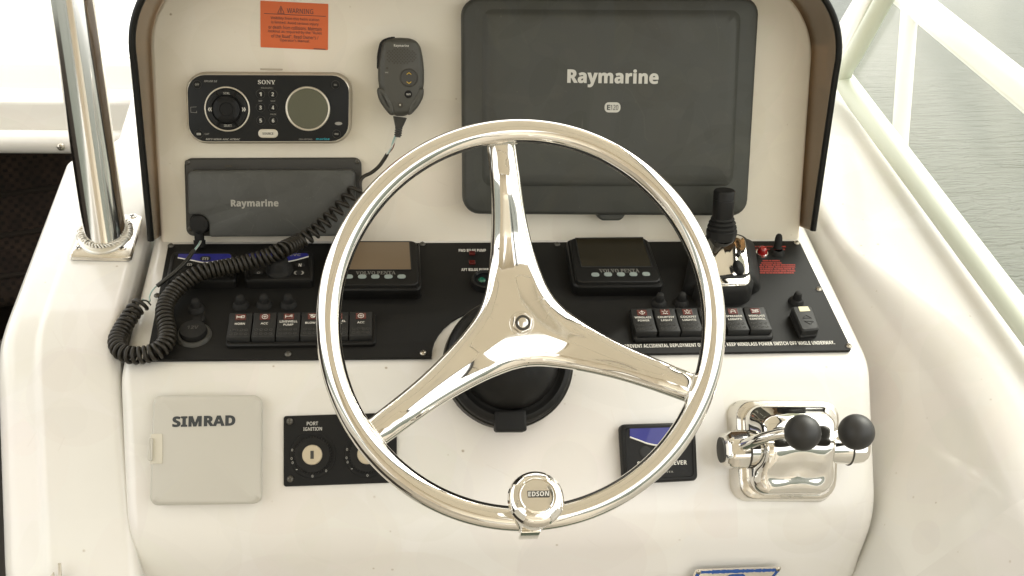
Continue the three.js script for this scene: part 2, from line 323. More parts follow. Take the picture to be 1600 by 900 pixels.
{ // port side moulding that carries the post
  const foot = yz(L, -0.24, -0.012), path = dense(bent([yz(D, 0.52, 0.015), [yz(D, -0.185, 0.015)[0], yz(D, -0.185, 0.015)[1]], [foot[0], foot[1] + 0.012], [foot[0] - 0.5, foot[1] + 0.02]], [0.055, 0.05]), 0.03);
  const yb = yz(D, -0.185, 0.015)[0];
  const s = (p) => THREE.MathUtils.clamp((yb - p[0]) / 0.2, 0, 1.6);
  structure('port_moulding', profileBody(path, (p) => L.o.x - 0.545 + 0.022 * s(p) + 0.055 * THREE.MathUtils.smoothstep((p[0] - D.o.y - 0.0137) / 0.409, 0.165, 0.215), (p) => L.o.x - 0.414 + 0.03 * s(p), 0.022, 0.012, 0.16, [0.05, 0.009]), M.gel, 'cream side moulding to port of the helm console, under the post');
}
{ // starboard coaming: broad top that drops inboard to the cockpit lining
  const rows = [];
  for (let j = 0; j <= 40; j++) {
    const v = 0.45 - 1.5 * j / 40, t = THREE.MathUtils.smoothstep(-v, -0.02, 0.3), far = THREE.MathUtils.smoothstep(v, 0.05, 0.4);
    const xi = 0.444 + 0.070 * t - 0.05 * far, xc = 0.43 + 0.01 * t, xo = 0.575 - 0.07 * (v + 0.1), hi = 0.016 + 0.014 * t + 0.02 * far, ho = 0.042;
    const rf = 0.014 + 0.026 * t;
    const sec = dense(bent([[xc - 0.06, -0.45], [xc - 0.015, -0.085 - 0.05 * t], [xc + (xi - xc) * 0.5, -0.018 - 0.024 * t], [xi, hi], [xo, ho], [xo + 0.06, ho - 0.004], [xo + 0.10, -0.4]], [0.03, 0.2, rf, 0.05, 0.02], 12), 10);
    rows.push(sec.map((p) => D.o.clone().addScaledVector(D.u, p[0]).addScaledVector(D.v, v).addScaledVector(D.n, p[1])));
  }
  structure('starboard_coaming', grid(rows, true), M.gel, 'white cockpit coaming to starboard of the console, under the side window');
}

// ---------------------------------------------------------------- black dash panel with its prints and screws
{
  const g = mount('dash_panel', 'wide black instrument panel screwed on the sloping dash', 'instrument panel', D, 780, 470);
  const z = 0.004, P = (x, y) => g.at(x, y, z), sh = new THREE.Shape();
  const pts = px2(g, [[228, 562], [263, 381], [1249, 376], [1332, 547], [910, 551]], z);
  const hub = P(790, 556), nr = 0.082, y0 = P(668, 558)[1];
  const outline = [pts[1], pts[2], pts[3]];
  const notch = []; const a1 = Math.asin((y0 - hub[1]) / nr);
  for (let k = 0; k <= 20; k++) { const a = a1 + (Math.PI - 2 * a1) * k / 20; notch.push([hub[0] + nr * Math.cos(a), hub[1] + nr * Math.sin(a)]); }
  const poly = [pts[0], pts[1], pts[2], pts[3], [notch[0][0], y0 + 0.0005], ...notch, [notch[20][0], y0]];
  const s = rpoly(poly.reverse(), poly.map((p, i) => (i >= poly.length - 4 || i < 1 ? 0.005 : 0.001)));
  add(g, 'panel_sheet', slab(s, z, 0.001, 2), M.panel);
  for (const [x, y] of [[267, 384], [450, 553.5], [661, 551.5], [660, 381.5], [871, 382], [1245, 379.5], [1279.5, 452], [1326.5, 540.5], [245.5, 462]]) screw(g, ...P(x, y), z, 0.0038, x > 1000 || x === 661 ? M.screw : M.darkScrew);
  const t = z + 0.0002;
  { const a = g.at(966, 541.6, t), b = g.at(1304, 535.6, t); letters(g, 'TO PREVENT ACCIDENTAL DEPLOYMENT OF WINDLASS, KEEP WINDLASS POWER SWITCH OFF WHILE UNDERWAY.', (a[0] + b[0]) / 2, (a[1] + b[1]) / 2, t, Math.hypot(b[0] - a[0], b[1] - a[1]), 0.0068, M.print, F.bold, { rot: Math.atan2(b[1] - a[1], b[0] - a[0]) }); }
  lettersPx(g, 'FWD BILGE PUMP', 717, 389, 759, 393.5, t, M.print);
  lettersPx(g, 'AFT BILGE PUMP', 721, 419, 763, 423.5, t, M.print);
  const rr = rng(5), w = [];                     // small red caution print, too fine to read
  const dashes = (x0, x1, y, hh) => { for (let x = x0; x < x1;) { const l = 1.6 + rr() * 3.2; const a = g.at(x, y + hh, t), b = g.at(Math.min(x1, x + l), y, t); w.push(new THREE.BoxGeometry(b[0] - a[0], b[1] - a[1], 0.00015).translate((a[0] + b[0]) / 2, (a[1] + b[1]) / 2, t)); x += l + 0.8 + rr() * 1.6; } };
  const caution = (rowsOf) => { w.length = 0; rowsOf.forEach(([a, b, y]) => dashes(a, b, y, 2)); add(g, 'caution_print', mergeGeometries(w), M.printRed); };
  caution([[1178, 1229, 384.3], [1178, 1226, 388.6]]);
  caution([[1192, 1218, 406.3], [1190, 1221, 409.8], [1188, 1242, 412.9], [1187, 1242, 416], [1188, 1241, 419.1], [1188, 1242, 422.2], [1188, 1240, 425.3]]);
  for (const y of [397, 411.5]) { const m = add(g, 'warning_light', slab(rrect(0.008, 0.0065, 0.001), 0.003, 0.0008), M.lens, ...P(737.5, y), z); }
}

// ---------------------------------------------------------------- things on the dash
function cornersPx(g, list, z) { return list.map(([x, y]) => g.at(x, y, z)); }   // bottom-left, bottom-right, top-right, top-left
function engineDisplay(label, face, scr, keys, word, mat) {
  const cx = (face[0][0] + face[2][0]) / 2, cy = (face[0][1] + face[2][1]) / 2 + 12;
  const g = mount('engine_display', label, 'engine display', D, cx, cy, { group: 'engine displays on the dash' });
  const z = 0.024, c = cornersPx(g, face, z);
  add(g, 'housing', rings([[inset(c, 0.001), 0.008, 0.003], [c, 0.008, 0.006], [c, 0.008, z - 0.006], [inset(c, 0.0012), 0.008, z - 0.004], [inset(c, 0.003), 0.008, z - 0.004], [inset(c, 0.0034), 0.008, z - 0.001], [inset(c, 0.0045), 0.008, z]], 0.5), M.black);
  const s = cornersPx(g, scr, z);
  add(g, 'screen', rings([[s, 0.001, z - 0.001], [s, 0.001, z + 0.0004]], 0.5, 3), mat);
  add(g, 'screen_frame', mergeGeometries([0, 1, 2, 3].map((i) => { const a = s[i], b = s[(i + 1) % 4]; return tube([vec(a[0], a[1], z + 0.0004), vec(b[0], b[1], z + 0.0004)], 0.0007, 1, 6); })), M.key);
  for (const [x, y] of keys) { const k = add(g, 'button', slab(rrect(0.0098, 0.0068, 0.0034), 0.0016, 0.0006), M.greyKey, ...g.at(x, y, z), z); }
  lettersPx(g, 'VOLVO PENTA', ...word, z + 0.0002, M.printFaint, F.serif);
}
engineDisplay('black engine display with a brownish screen, left of the wheel spoke', [[517, 448], [659, 448], [655.5, 373], [527, 373]], [[536, 422], [643, 422], [640, 378], [541, 378]],
  [[545, 433], [566, 433], [586.5, 433], [607, 433], [627.5, 433]], [556, 423.5, 618, 429], M.screenPale);
engineDisplay('black engine display with a dark screen, right of the wheel spoke', [[897, 443.5], [1039, 442.5], [1013, 368], [885, 369]], [[908, 417.5], [1019, 417], [1004, 371.5], [899, 372.5]],
  [[930, 430], [950, 429.7], [970, 429.5], [989.5, 429.3], [1009.5, 429]], [937, 420, 998, 426], M.screen);

function controlPanel(name, label, pl, face, z, extra) {
  const cx = (face[0][0] + face[2][0]) / 2, cy = (face[0][1] + face[2][1]) / 2 + 6;
  const g = mount(name, label, 'control panel', pl, cx, cy), c = cornersPx(g, face, z);
  add(g, 'housing', rings([[c, 0.006, 0.002], [c, 0.006, z - 0.003], [inset(c, 0.0008), 0.006, z - 0.001], [inset(c, 0.0025), 0.005, z], [inset(c, 0.0045), 0.004, z], [inset(c, 0.0052), 0.004, z - 0.0012]], 0.5), M.black);
  extra(g, z - 0.001); return g;
}
function band(g, z, top, curve, mat = M.blue) {  // blue field above a pale sagging curve
  const a = px2(g, top, z), b = new THREE.CatmullRomCurve3(px2(g, curve, z).map((p) => vec(p[0], p[1], 0))).getPoints(16), s = new THREE.Shape();
  s.moveTo(...a[0]); s.lineTo(...a[1]); for (const p of [...b].reverse()) s.lineTo(p.x, p.y); s.closePath();
  add(g, 'blue_band', slab(s, 0.0004), mat, 0, 0, z);
  add(g, 'pale_curve', new THREE.TubeGeometry(new THREE.CatmullRomCurve3(b.map((p) => vec(p.x, p.y, z + 0.0002))), 24, 0.0009, 5), M.print);
}
const pill = (g, x, y, w, h, z, mat = M.key) => add(g, 'button', slab(rrect(w, h, Math.min(w, h) * 0.48), 0.0014, 0.0005), mat, ...g.at(x, y, z), z);
controlPanel('switch_control', 'black control panel with a blue band under the coiled cord, at the dash left end', D, [[258, 438], [369, 438], [368, 392], [268, 392]], 0.017, (g, z) => {
  band(g, z, [[279, 396], [363, 396]], [[278, 403], [300, 407], [321, 410.5], [343, 407.5], [364, 404]]);
  pill(g, 321, 404.5, 0.012, 0.0075, z + 0.0004); pill(g, 296, 414, 0.010, 0.006, z); pill(g, 346, 414, 0.010, 0.006, z); pill(g, 296, 428, 0.010, 0.006, z); pill(g, 340, 428, 0.010, 0.006, z);
  lettersPx(g, 'm', 292, 411.5, 300, 415.5, z + 0.0016, M.printDim); lettersPx(g, 'm', 316, 402, 326, 406.5, z + 0.0022, M.printDim);
});
controlPanel('knob_control', 'black control panel with a blue band and a round rubber knob under the cord', D, [[382, 438], [490, 437], [489, 391], [381, 392]], 0.017, (g, z) => {
  band(g, z, [[388, 396], [482, 395]], [[388, 402], [410, 408], [434, 410.5], [458, 407.5], [482, 401]]);
  lettersPx(g, 'EVC', 453, 396.5, 470, 400, z + 0.0006, M.printDim);
  pill(g, 469, 414.5, 0.011, 0.0068, z); pill(g, 467, 426.5, 0.012, 0.007, z); pill(g, 404, 426.5, 0.011, 0.006, z);
  lettersPx(g, 'N', 466.5, 412, 471, 416.5, z + 0.0016, M.print); lettersPx(g, '( )', 459, 423.5, 475, 429, z + 0.0016, M.printDim); lettersPx(g, 'o', 401, 424.5, 407, 428, z + 0.0016, M.printDim);
  lettersPx(g, '- - - - - - - -', 420, 430.2, 451, 431.2, z + 0.0003, M.amber);
  const k = add(g, 'knob', lathe([[0.0001, 0.019], [0.008, 0.0185], [0.0105, 0.016], [0.0115, 0.006], [0.013, 0.0045], [0.0155, 0.003], [0.0158, 0]], 36), M.rubber, ...g.at(437, 423, z), z);
});
// boots over the breakers
const bootBase = lathe([[0.0056, 0.006], [0.0075, 0.005], [0.0092, 0.002], [0.0096, 0]], 28), bootCap = lathe([[0.0001, 0.0165], [0.0022, 0.0162], [0.0038, 0.0150], [0.0047, 0.0125], [0.0049, 0.009], [0.0051, 0.005], [0.0060, 0.004]], 24);
function boot(label, x, y, tall = 1, tilt = 0) {
  const g = mount('breaker_boot', label, 'breaker boot', D, x, y, { h: 0.004, group: tall > 1 ? undefined : 'rubber boots over the breakers' });
  add(g, 'flange', bootBase, M.rubber); const c = add(g, 'cap', bootCap, M.rubber); c.scale.set(1, 1, tall); c.rotation.x = tilt;
}
boot('black rubber breaker boot above the horn switch', 376.5, 478);
boot('black rubber breaker boot above the left ACC switch', 413.5, 477);
boot('black rubber breaker boot above the livewell pump switch', 451, 477);
boot('black rubber breaker boot alone above the 12 volt socket', 307, 484);
boot('black rubber breaker boot above the courtesy light switch', 1029, 474.5);
boot('black rubber breaker boot above the cockpit lights switch', 1063.5, 473.5);
boot('black rubber breaker boot just left of the wheel rim, below the joystick', 1098.5, 473);
boot('black rubber breaker boot above the windlass counter', 1243.5, 472);
boot('tall black rubber toggle boot beside the red indicator lamp', 1214, 395, 1.55, -0.35);
{ // 12 volt socket
  const g = mount('power_socket', 'round black 12V socket with its cap closed, at the dash left end', 'power socket', D, 303, 524, { h: 0.004 });
  add(g, 'collar', lathe([[0.0145, 0.003], [0.017, 0.0035], [0.019, 0.002], [0.0195, 0]], 40), M.bezel);
  const c = add(g, 'cap', lathe([[0.0001, 0.0085], [0.011, 0.0083], [0.0142, 0.0072], [0.015, 0.004], [0.015, 0]], 36), M.rubber, -0.0008, 0.003, 0);
  letters(c, '12V', 0, 0.001, 0.0086, 0.012, 0.0052, M.bezel);
  add(g, 'hinge_tab', slab(rrect(0.011, 0.011, 0.002), 0.004, 0.001), M.rubber, 0.0015, 0.0215, 0);
  add(g, 'hinge_tab', slab(rrect(0.0025, 0.010, 0.001), 0.007, 0.001), M.rubber, 0.008, 0.0215, 0);
}
// rocker switches
const rockerGeo = (() => { // rounded key, its top end higher
  const prof = [[-0.0195, 0.0085], [-0.018, 0.0105], [-0.004, 0.0092], [0.0165, 0.0118], [0.0195, 0.0095]], s = new THREE.Shape();
  s.moveTo(-0.0198, 0); s.lineTo(prof[0][0], prof[0][1]); s.quadraticCurveTo(-0.0192, 0.0106, -0.018, 0.0106); s.quadraticCurveTo(-0.002, 0.0086, 0.0165, 0.0118); s.quadraticCurveTo(0.0198, 0.0118, 0.0198, 0.009); s.lineTo(0.0198, 0); s.closePath();
  const g = new THREE.ExtrudeGeometry(s, { depth: 0.0232, bevelEnabled: true, bevelThickness: 0.001, bevelSize: 0.001, bevelOffset: -0.001, bevelSegments: 2, curveSegments: 8 });
  g.translate(0, 0, -0.0116); g.applyMatrix4(new THREE.Matrix4().makeBasis(vec(0, 1, 0), vec(0, 0, 1), vec(1, 0, 0))); return toCreasedNormals(g, 0.6);
})();
const keyTop = (y) => { const a = -0.018, c = -0.002, b = 0.0165, A = a - 2 * c + b, B = 2 * (c - a), C = a - y, t = (-B + Math.sqrt(B * B - 4 * A * C)) / (2 * A); return [(1 - t) ** 2 * 0.0106 + 2 * t * (1 - t) * 0.0086 + t * t * 0.0118, Math.atan2(2 * (1 - t) * -0.002 + 2 * t * 0.0032, 2 * (1 - t) * 0.016 + 2 * t * 0.0185)]; };
const lensGeo = slab(rrect(0.0115, 0.0085, 0.0006), 0.0012, 0.0003), dimple = (() => { const d = []; for (let j = 0; j < 2; j++) for (let i = 0; i < 4; i++) d.push(new THREE.TorusGeometry(0.0016, 0.00035, 5, 12).translate((i - 1.5) * 0.0052, (0.5 - j) * 0.0068, 0)); return mergeGeometries(d); })();
const bars = (list) => mergeGeometries(list.map(([x0, y0, x1, y1, w = 0.00055]) => { const l = Math.hypot(x1 - x0, y1 - y0); return new THREE.BoxGeometry(l + w, w, 0.0002).rotateZ(Math.atan2(y1 - y0, x1 - x0)).translate((x0 + x1) / 2, (y0 + y1) / 2, 0); }));
const ringG = (r, a0 = 0, a1 = 6.2832) => bars(Array.from({ length: 14 }, (_, k) => { const a = a0 + (a1 - a0) * k / 14, b = a0 + (a1 - a0) * (k + 1) / 14; return [r * Math.cos(a), r * Math.sin(a), r * Math.cos(b), r * Math.sin(b)]; }));
const ICON = {
  horn: bars([[-0.004, 0.0018, -0.004, -0.0018], [-0.004, 0, 0.001, 0, 0.0011], [0.0005, 0.0012, 0.004, 0.0016], [0.0005, -0.0012, 0.004, -0.0012], [0.004, 0.0016, 0.004, -0.0012]]),
  plus: mergeGeometries([ringG(0.0031), bars([[-0.0016, 0, 0.0016, 0], [0, -0.0016, 0, 0.0016]])]),
  pump: bars([[-0.0036, 0.002, -0.0036, -0.002], [-0.0036, 0, 0.003, 0], [0.0034, 0.002, 0.0034, -0.001], [0.0012, 0.0012, 0.0034, 0.002]]),
  fan: mergeGeometries([ringG(0.0024), bars([[-0.0038, 0.002, 0.004, 0.002], [-0.0012, 0.0006, 0.0012, -0.0008, 0.0014]])]),
  pair: bars([[-0.003, 0.0016, -0.003, -0.0016], [-0.003, 0.0016, -0.001, 0.0016], [-0.003, 0, -0.001, 0], [0.001, -0.0018, 0.003, -0.0018], [0.001, 0, 0.001, -0.0018], [0.003, 0, 0.003, -0.0018]]),
  anchor: mergeGeometries([ringG(0.0026, Math.PI, 2 * Math.PI), bars([[0, 0.0026, 0, -0.0026, 0.0008], [-0.0018, 0.0014, 0.0018, 0.0014], [-0.0034, 0.0002, -0.0024, -0.001], [0.0034, 0.0002, 0.0024, -0.001]])]),
  lamp: mergeGeometries([ringG(0.0018), bars([[0.0024, 0.001, 0.0034, 0.0016], [-0.0024, 0.001, -0.0034, 0.0016], [-0.002, -0.0018, -0.0028, -0.0026], [0.002, -0.0018, 0.0028, -0.0026], [0, 0.0026, 0, 0.0034], [-0.0008, -0.0022, 0.0008, -0.0022]])]),
  nav: mergeGeometries([ringG(0.0011).translate(-0.0018, 0.001, 0), ringG(0.0011).translate(0.002, -0.0012, 0)]),
  spread: mergeGeometries([ringG(0.0024, 0, Math.PI), bars([[-0.003, 0, 0.003, 0], [-0.002, -0.001, -0.003, -0.0024], [0.002, -0.001, 0.003, -0.0024]])]),
  windlass: bars([[-0.004, 0.0018, -0.002, 0.0018], [0.001, 0.002, 0.004, 0.002], [-0.003, 0, 0.003, 0, 0.0009], [0, 0.002, 0, -0.002], [-0.004, -0.0022, -0.001, -0.0018], [0.001, -0.0018, 0.0036, -0.0012]]),
};
function switchBank(label, quad, group, list, side) {
  const cx = quad.reduce((s, p) => s + p[0], 0) / 4, cy = quad.reduce((s, p) => s + p[1], 0) / 4;
  const g = mount('rocker_bank', label, 'switch bank', D, cx, cy, { h: 0.004 }), c = cornersPx(g, quad, 0.005);
  add(g, 'frame', rings([[c, 0.005, 0], [c, 0.005, 0.0035], [inset(c, 0.0012), 0.004, 0.005], [inset(c, 0.004), 0.003, 0.005], [inset(c, 0.0048), 0.003, 0.002]], 0.5), M.black);
  for (const [lx, ly, icon, words] of list) {
    const s = mount('rocker_switch', `black rocker switch ${side(words)}`, 'switch', D, lx, ly, { h: 0.004, group });
    // measured at the red lens, which sits 12.6 mm above the middle of the key
    const p = s.at(lx, ly, 0.0115); s.position.addScaledVector(D.u, p[0]).addScaledVector(D.v, p[1] - 0.0118);
    add(s, 'rocker', rockerGeo, M.key);
    const kt = keyTop(0.0118), e = add(s, 'lens', lensGeo, M.lens, 0, 0.0118, kt[0] - 0.0004); e.rotation.x = kt[1];
    const i = add(e, 'symbol', ICON[icon], M.print, 0, 0, 0.0013);
    words.forEach((w, k) => { const n = words.length, h = 0.0031; const ty = 0.0022 - (k - (n - 1) / 2) * 0.0049, tz = keyTop(ty), t = letters(s, w, 0, ty, tz[0] + 0.00025, Math.min(0.0195, w.length * 0.0027), h * 0.95, M.print, F.sans, { heavy: 0.02 }); t.rotation.x = tz[1]; });
    const dz = keyTop(-0.0108), d = add(s, 'grip_dimples', dimple, M.bezel, 0, -0.0108, dz[0] + 0.0001); d.rotation.x = dz[1];
  }
}
switchBank('black frame holding six rocker switches left of the wheel', [[352, 539.5], [587, 536.5], [588, 489], [359, 491]], 'rocker switches in the left bank',
  [[376, 495.5, 'horn', ['HORN']], [414, 495, 'plus', ['ACC']], [451.5, 494.5, 'pump', ['LIVEWELL', 'PUMP']], [489, 494, 'fan', ['BLOWER']], [527, 494, 'pair', ['PARALLEL', 'BATT']], [564, 493.5, 'plus', ['ACC']]],
  (() => { let k = 0; return (w) => ['marked HORN with a red horn lens, leftmost of the left bank', 'marked ACC between the horn and livewell switches', 'marked LIVEWELL PUMP in the left bank', 'marked BLOWER partly behind the wheel rim', 'just inside the wheel rim, half hidden, with two red symbols', 'marked ACC at the right end of the left bank'][k++]; })());
switchBank('black frame holding six rocker switches right of the wheel hub', [[990, 532], [1210, 527.5], [1196, 479], [983, 481]], 'rocker switches in the right bank',
  [[1003, 488.5, 'anchor', ['WINDLASS', 'POWER']], [1039, 488, 'lamp', ['COURTESY', 'LIGHT']], [1074, 487.5, 'lamp', ['COCKPIT', 'LIGHTS']], [1109, 487, 'nav', ['NAV', 'LIGHTS']], [1145, 486.5, 'spread', ['SPREADER', 'LIGHTS']], [1180, 486, 'windlass', ['WINDLASS', 'CONTROL']]],
  (() => { let k = 0; return (w) => ['marked WINDLASS POWER with a red anchor lens', 'marked COURTESY LIGHT in the right bank', 'marked COCKPIT LIGHTS in the right bank', 'marked NAV, half hidden by the right wheel rim', 'marked SPREADER LIGHTS, partly behind the right wheel rim', 'marked WINDLASS CONTROL at the right end of the bank'][k++]; })());
{ // windlass up and down switch
  const g = mount('windlass_counter', 'single black up and down switch with a yellow window near the dash right end', 'switch', D, 1262, 507, { h: 0.004, rot: -0.012 });
  const c = cornersPx(g, [[1253, 517], [1282, 514], [1268, 477], [1236, 478]], 0.014);
  add(g, 'housing', rings([[inset(c, 0.0005), 0.003, 0], [c, 0.003, 0.004], [inset(c, 0.0006), 0.003, 0.005], [inset(c, 0.0005), 0.003, 0.0125], [inset(c, 0.002), 0.003, 0.0142], [inset(c, 0.005), 0.003, 0.0146]], 0.5), M.key);
  const z = 0.0146, w = cornersPx(g, [[1250, 487], [1266, 486], [1262, 479], [1247, 479.5]], z);
  add(g, 'window', rings([[w, 0.0005, z - 0.001], [w, 0.0005, z + 0.0004]], 0.5, 3), M.amber);
  const tri = (s) => mergeGeometries([[-1, 0, 1, 0], [1, 0, 0, s], [0, s, -1, 0]].map(([a, b, e, f]) => tube([vec(a * 0.0055, b * 0.005, 0), vec(e * 0.0055, f * 0.005, 0)], 0.00055, 1, 5)));
  add(g, 'arrow', tri(1), M.black, ...g.at(1261, 497, z), z); add(g, 'arrow', tri(-1), M.black, ...g.at(1264, 502, z), z);
}
{ // red lamp
  const g = mount('indicator_lamp', 'round red indicator lamp in a chrome ring near the dash right corner', 'indicator lamp', D, 1190, 397, { h: 0.004 });
  add(g, 'ring', lathe([[0.0064, 0.003], [0.0078, 0.0028], [0.0084, 0.001], [0.0085, 0]], 32), M.steel);
  add(g, 'dome', lathe([[0.0001, 0.0118], [0.003, 0.0112], [0.0052, 0.009], [0.0062, 0.006], [0.0065, 0.001]], 28), M.redLamp);
}
{ // small gauge half hidden by the upright spoke
  const g = mount('trim_gauge', 'small round black gauge with a green spot behind the upright spoke', 'gauge', D, 758, 443, { h: 0.004 });
  add(g, 'bezel', lathe([[0.0125, 0.006], [0.0145, 0.0085], [0.0165, 0.0075], [0.0175, 0]], 40), M.black);
  add(g, 'dial', lathe([[0.0001, 0.004], [0.0128, 0.0045], [0.0128, 0]], 32), M.radioFace);
  add(g, 'green_spot', lathe([[0.0001, 0.0022], [0.003, 0.0018], [0.0046, 0]], 20), M.green, -0.004, 0.002, 0.0042);
}
{ // joystick
  const g = mount('docking_joystick', 'black joystick on a chrome faced base at the dash right end', 'joystick', D, 1132, 420, { h: 0.004 });
  const q = (l, z) => cornersPx(g, l, z);
  const b0 = [[1064, 462], [1190, 459], [1177, 372], [1082, 374]];
  add(g, 'base', rings([[q(b0, 0), 0.014, 0], [q([[1066, 456], [1189, 454], [1178, 378], [1082, 379]], 0.008), 0.016, 0.010], [q([[1082, 442], [1180, 440], [1166, 366], [1094, 367]], 0.025), 0.016, 0.026], [q([[1092, 436], [1174, 434], [1160, 368], [1100, 369]], 0.03), 0.014, 0.031]], 0.9), M.rubber);
  const lean0 = 0.2, pc = g.at(1134, 408, 0.033), zy = (y) => 0.033 + lean0 * (y - pc[1]), onPlate = (x, y) => { let p2 = g.at(x, y, 0.033); for (let k = 0; k < 4; k++) p2 = g.at(x, y, zy(p2[1])); return p2; };
  const pl = [[1092, 447], [1174, 445], [1163, 368], [1106, 369]].map(([x, y]) => onPlate(x, y)), tilt = (x, y) => lean0 * (y - pc[1]);
  add(g, 'plate_seat', rings([[inset(pl, -0.007), 0.018, -0.012], [inset(pl, -0.005), 0.016, 0.026], [inset(pl, -0.001), 0.012, 0.032]], 0.9, 7, tilt), M.rubber);
  add(g, 'chrome_plate', rings([[pl, 0.010, 0.030], [pl, 0.010, 0.0335], [inset(pl, 0.0012), 0.009, 0.0346], [inset(pl, 0.006), 0.009, 0.0354], [inset(pl, 0.016), 0.008, 0.0360]], 1.2, 9, tilt), M.steel);
  for (const [w2, x0, y0, x1, y1] of [['VOLVO', 1116, 371.5, 1141, 375.5], ['PENTA', 1115.5, 376.8, 1142, 380.8]]) { const a = onPlate(x0, y1), b = onPlate(x1, y0), cy = (a[1] + b[1]) / 2; letters(g, w2, (a[0] + b[0]) / 2, cy, zy(cy) + 0.0036, b[0] - a[0], b[1] - a[1], M.printDark, F.serif).rotation.x = Math.atan(lean0); }
  const ov = (x, y, w, h) => { const p2 = onPlate(x, y), m = add(g, 'button', slab(disc(1), 0.0014, 0.0004), M.rubber, p2[0], p2[1], zy(p2[1]) + 0.0026); m.scale.set(w, h, 1); m.rotation.x = Math.atan(lean0); };
  ov(1152, 401, 0.0026, 0.0034); ov(1153, 421.5, 0.0068, 0.0115);
  // boot and handle stand upright on the upper part of the base
  const st = add(g, 'boot', lathe([[0.0001, 0.0225], [0.0125, 0.0225], [0.0140, 0.0210], [0.0146, 0.0192], [0.0132, 0.0176], [0.0130, 0.0168], [0.0158, 0.0155], [0.0166, 0.0136], [0.0150, 0.0118], [0.0148, 0.0110], [0.0174, 0.0096], [0.0180, 0.0072], [0.0164, 0.0052], [0.0164, 0.0044], [0.0186, 0.0028], [0.0188, -0.001], [0.0176, -0.01]], 40), M.rubber, ...g.at(1128, 360, 0.046), 0.044);
  const lean = new THREE.Quaternion().setFromUnitVectors(vec(0, 0, 1), vec(-0.03, 0.34, 0.94).normalize()); st.quaternion.copy(lean); st.scale.set(1, 1, 0.86);
  const h = add(st, 'handle', lathe([[0.0001, 0.0625], [0.008, 0.0625], [0.0118, 0.0617], [0.0132, 0.0595], [0.0132, 0.0492], [0.0127, 0.0487], [0.0127, 0.0477], [0.0131, 0.0472], [0.0129, 0.022], [0.012, 0.018]], 36), M.black);
}

// ---------------------------------------------------------------- things on the upright wall
{ // orange caution sticker
  const g = mount('warning_sticker', 'orange WARNING sticker at the top left of the instrument wall', 'sticker', U, 460, 40, { h: 0.0002, rot: -0.028 });
  const w = g.mm(407.3, 513, 40), z = 0.0004, h = Math.abs(g.at(460, 4)[1] - g.at(460, 76.5)[1]);
  add(g, 'sheet', slab(rrect(w, h, 0.001), z), M.orange);
  const y = (py) => g.at(460, py)[1], t = z + 0.00015, k = M.printDark, sc = w / 106;
  letters(g, 'WARNING', 9 * sc, y(17), t, 41 * sc, 7.6 * sc, k, F.sans);
  const e = [[-26, -5.5], [-16, -5.5], [-21, 5.5]].map((p) => [p[0] * sc, p[1] * sc]);
  add(g, 'triangle', bars([0, 1, 2].map((i) => [...e[i], ...e[(i + 1) % 3], 0.0006])), k, 0, y(16.2), t);
  add(g, 'triangle_mark', bars([[-21 * sc, 1.5 * sc, -21 * sc, -1.8 * sc, 0.001], [-21 * sc, -3.4 * sc, -21 * sc, -3.6 * sc, 0.001]]), k, 0, y(16.2), t);
  add(g, 'rule', bars([[-47 * sc, 0, 49 * sc, 0, 0.0006]]), k, 0, y(23.3), t);
  [['Visibility from this helm station', 76, 30], ['is limited. Avoid serious injury', 74, 36.7], ['or death from collisions. Maintain', 83, 43.7], ['lookout as required by the "Rules', 84, 50.6], ['of the Road". Read Owner\'s /', 74, 57.4], ['Operator\'s Manual.', 47, 64]].forEach(([s, wd, py]) => letters(g, s, 1 * sc, y(py), t, wd * sc, 5.6 * sc, k, F.sans));
  add(g, 'fine_print', bars([[31, 36], [37, 39.5], [40.5, 44], [45, 49]].map(([a, b]) => [a * sc, 0, b * sc, 0, 0.0009])), k, 0, y(75), t);
}
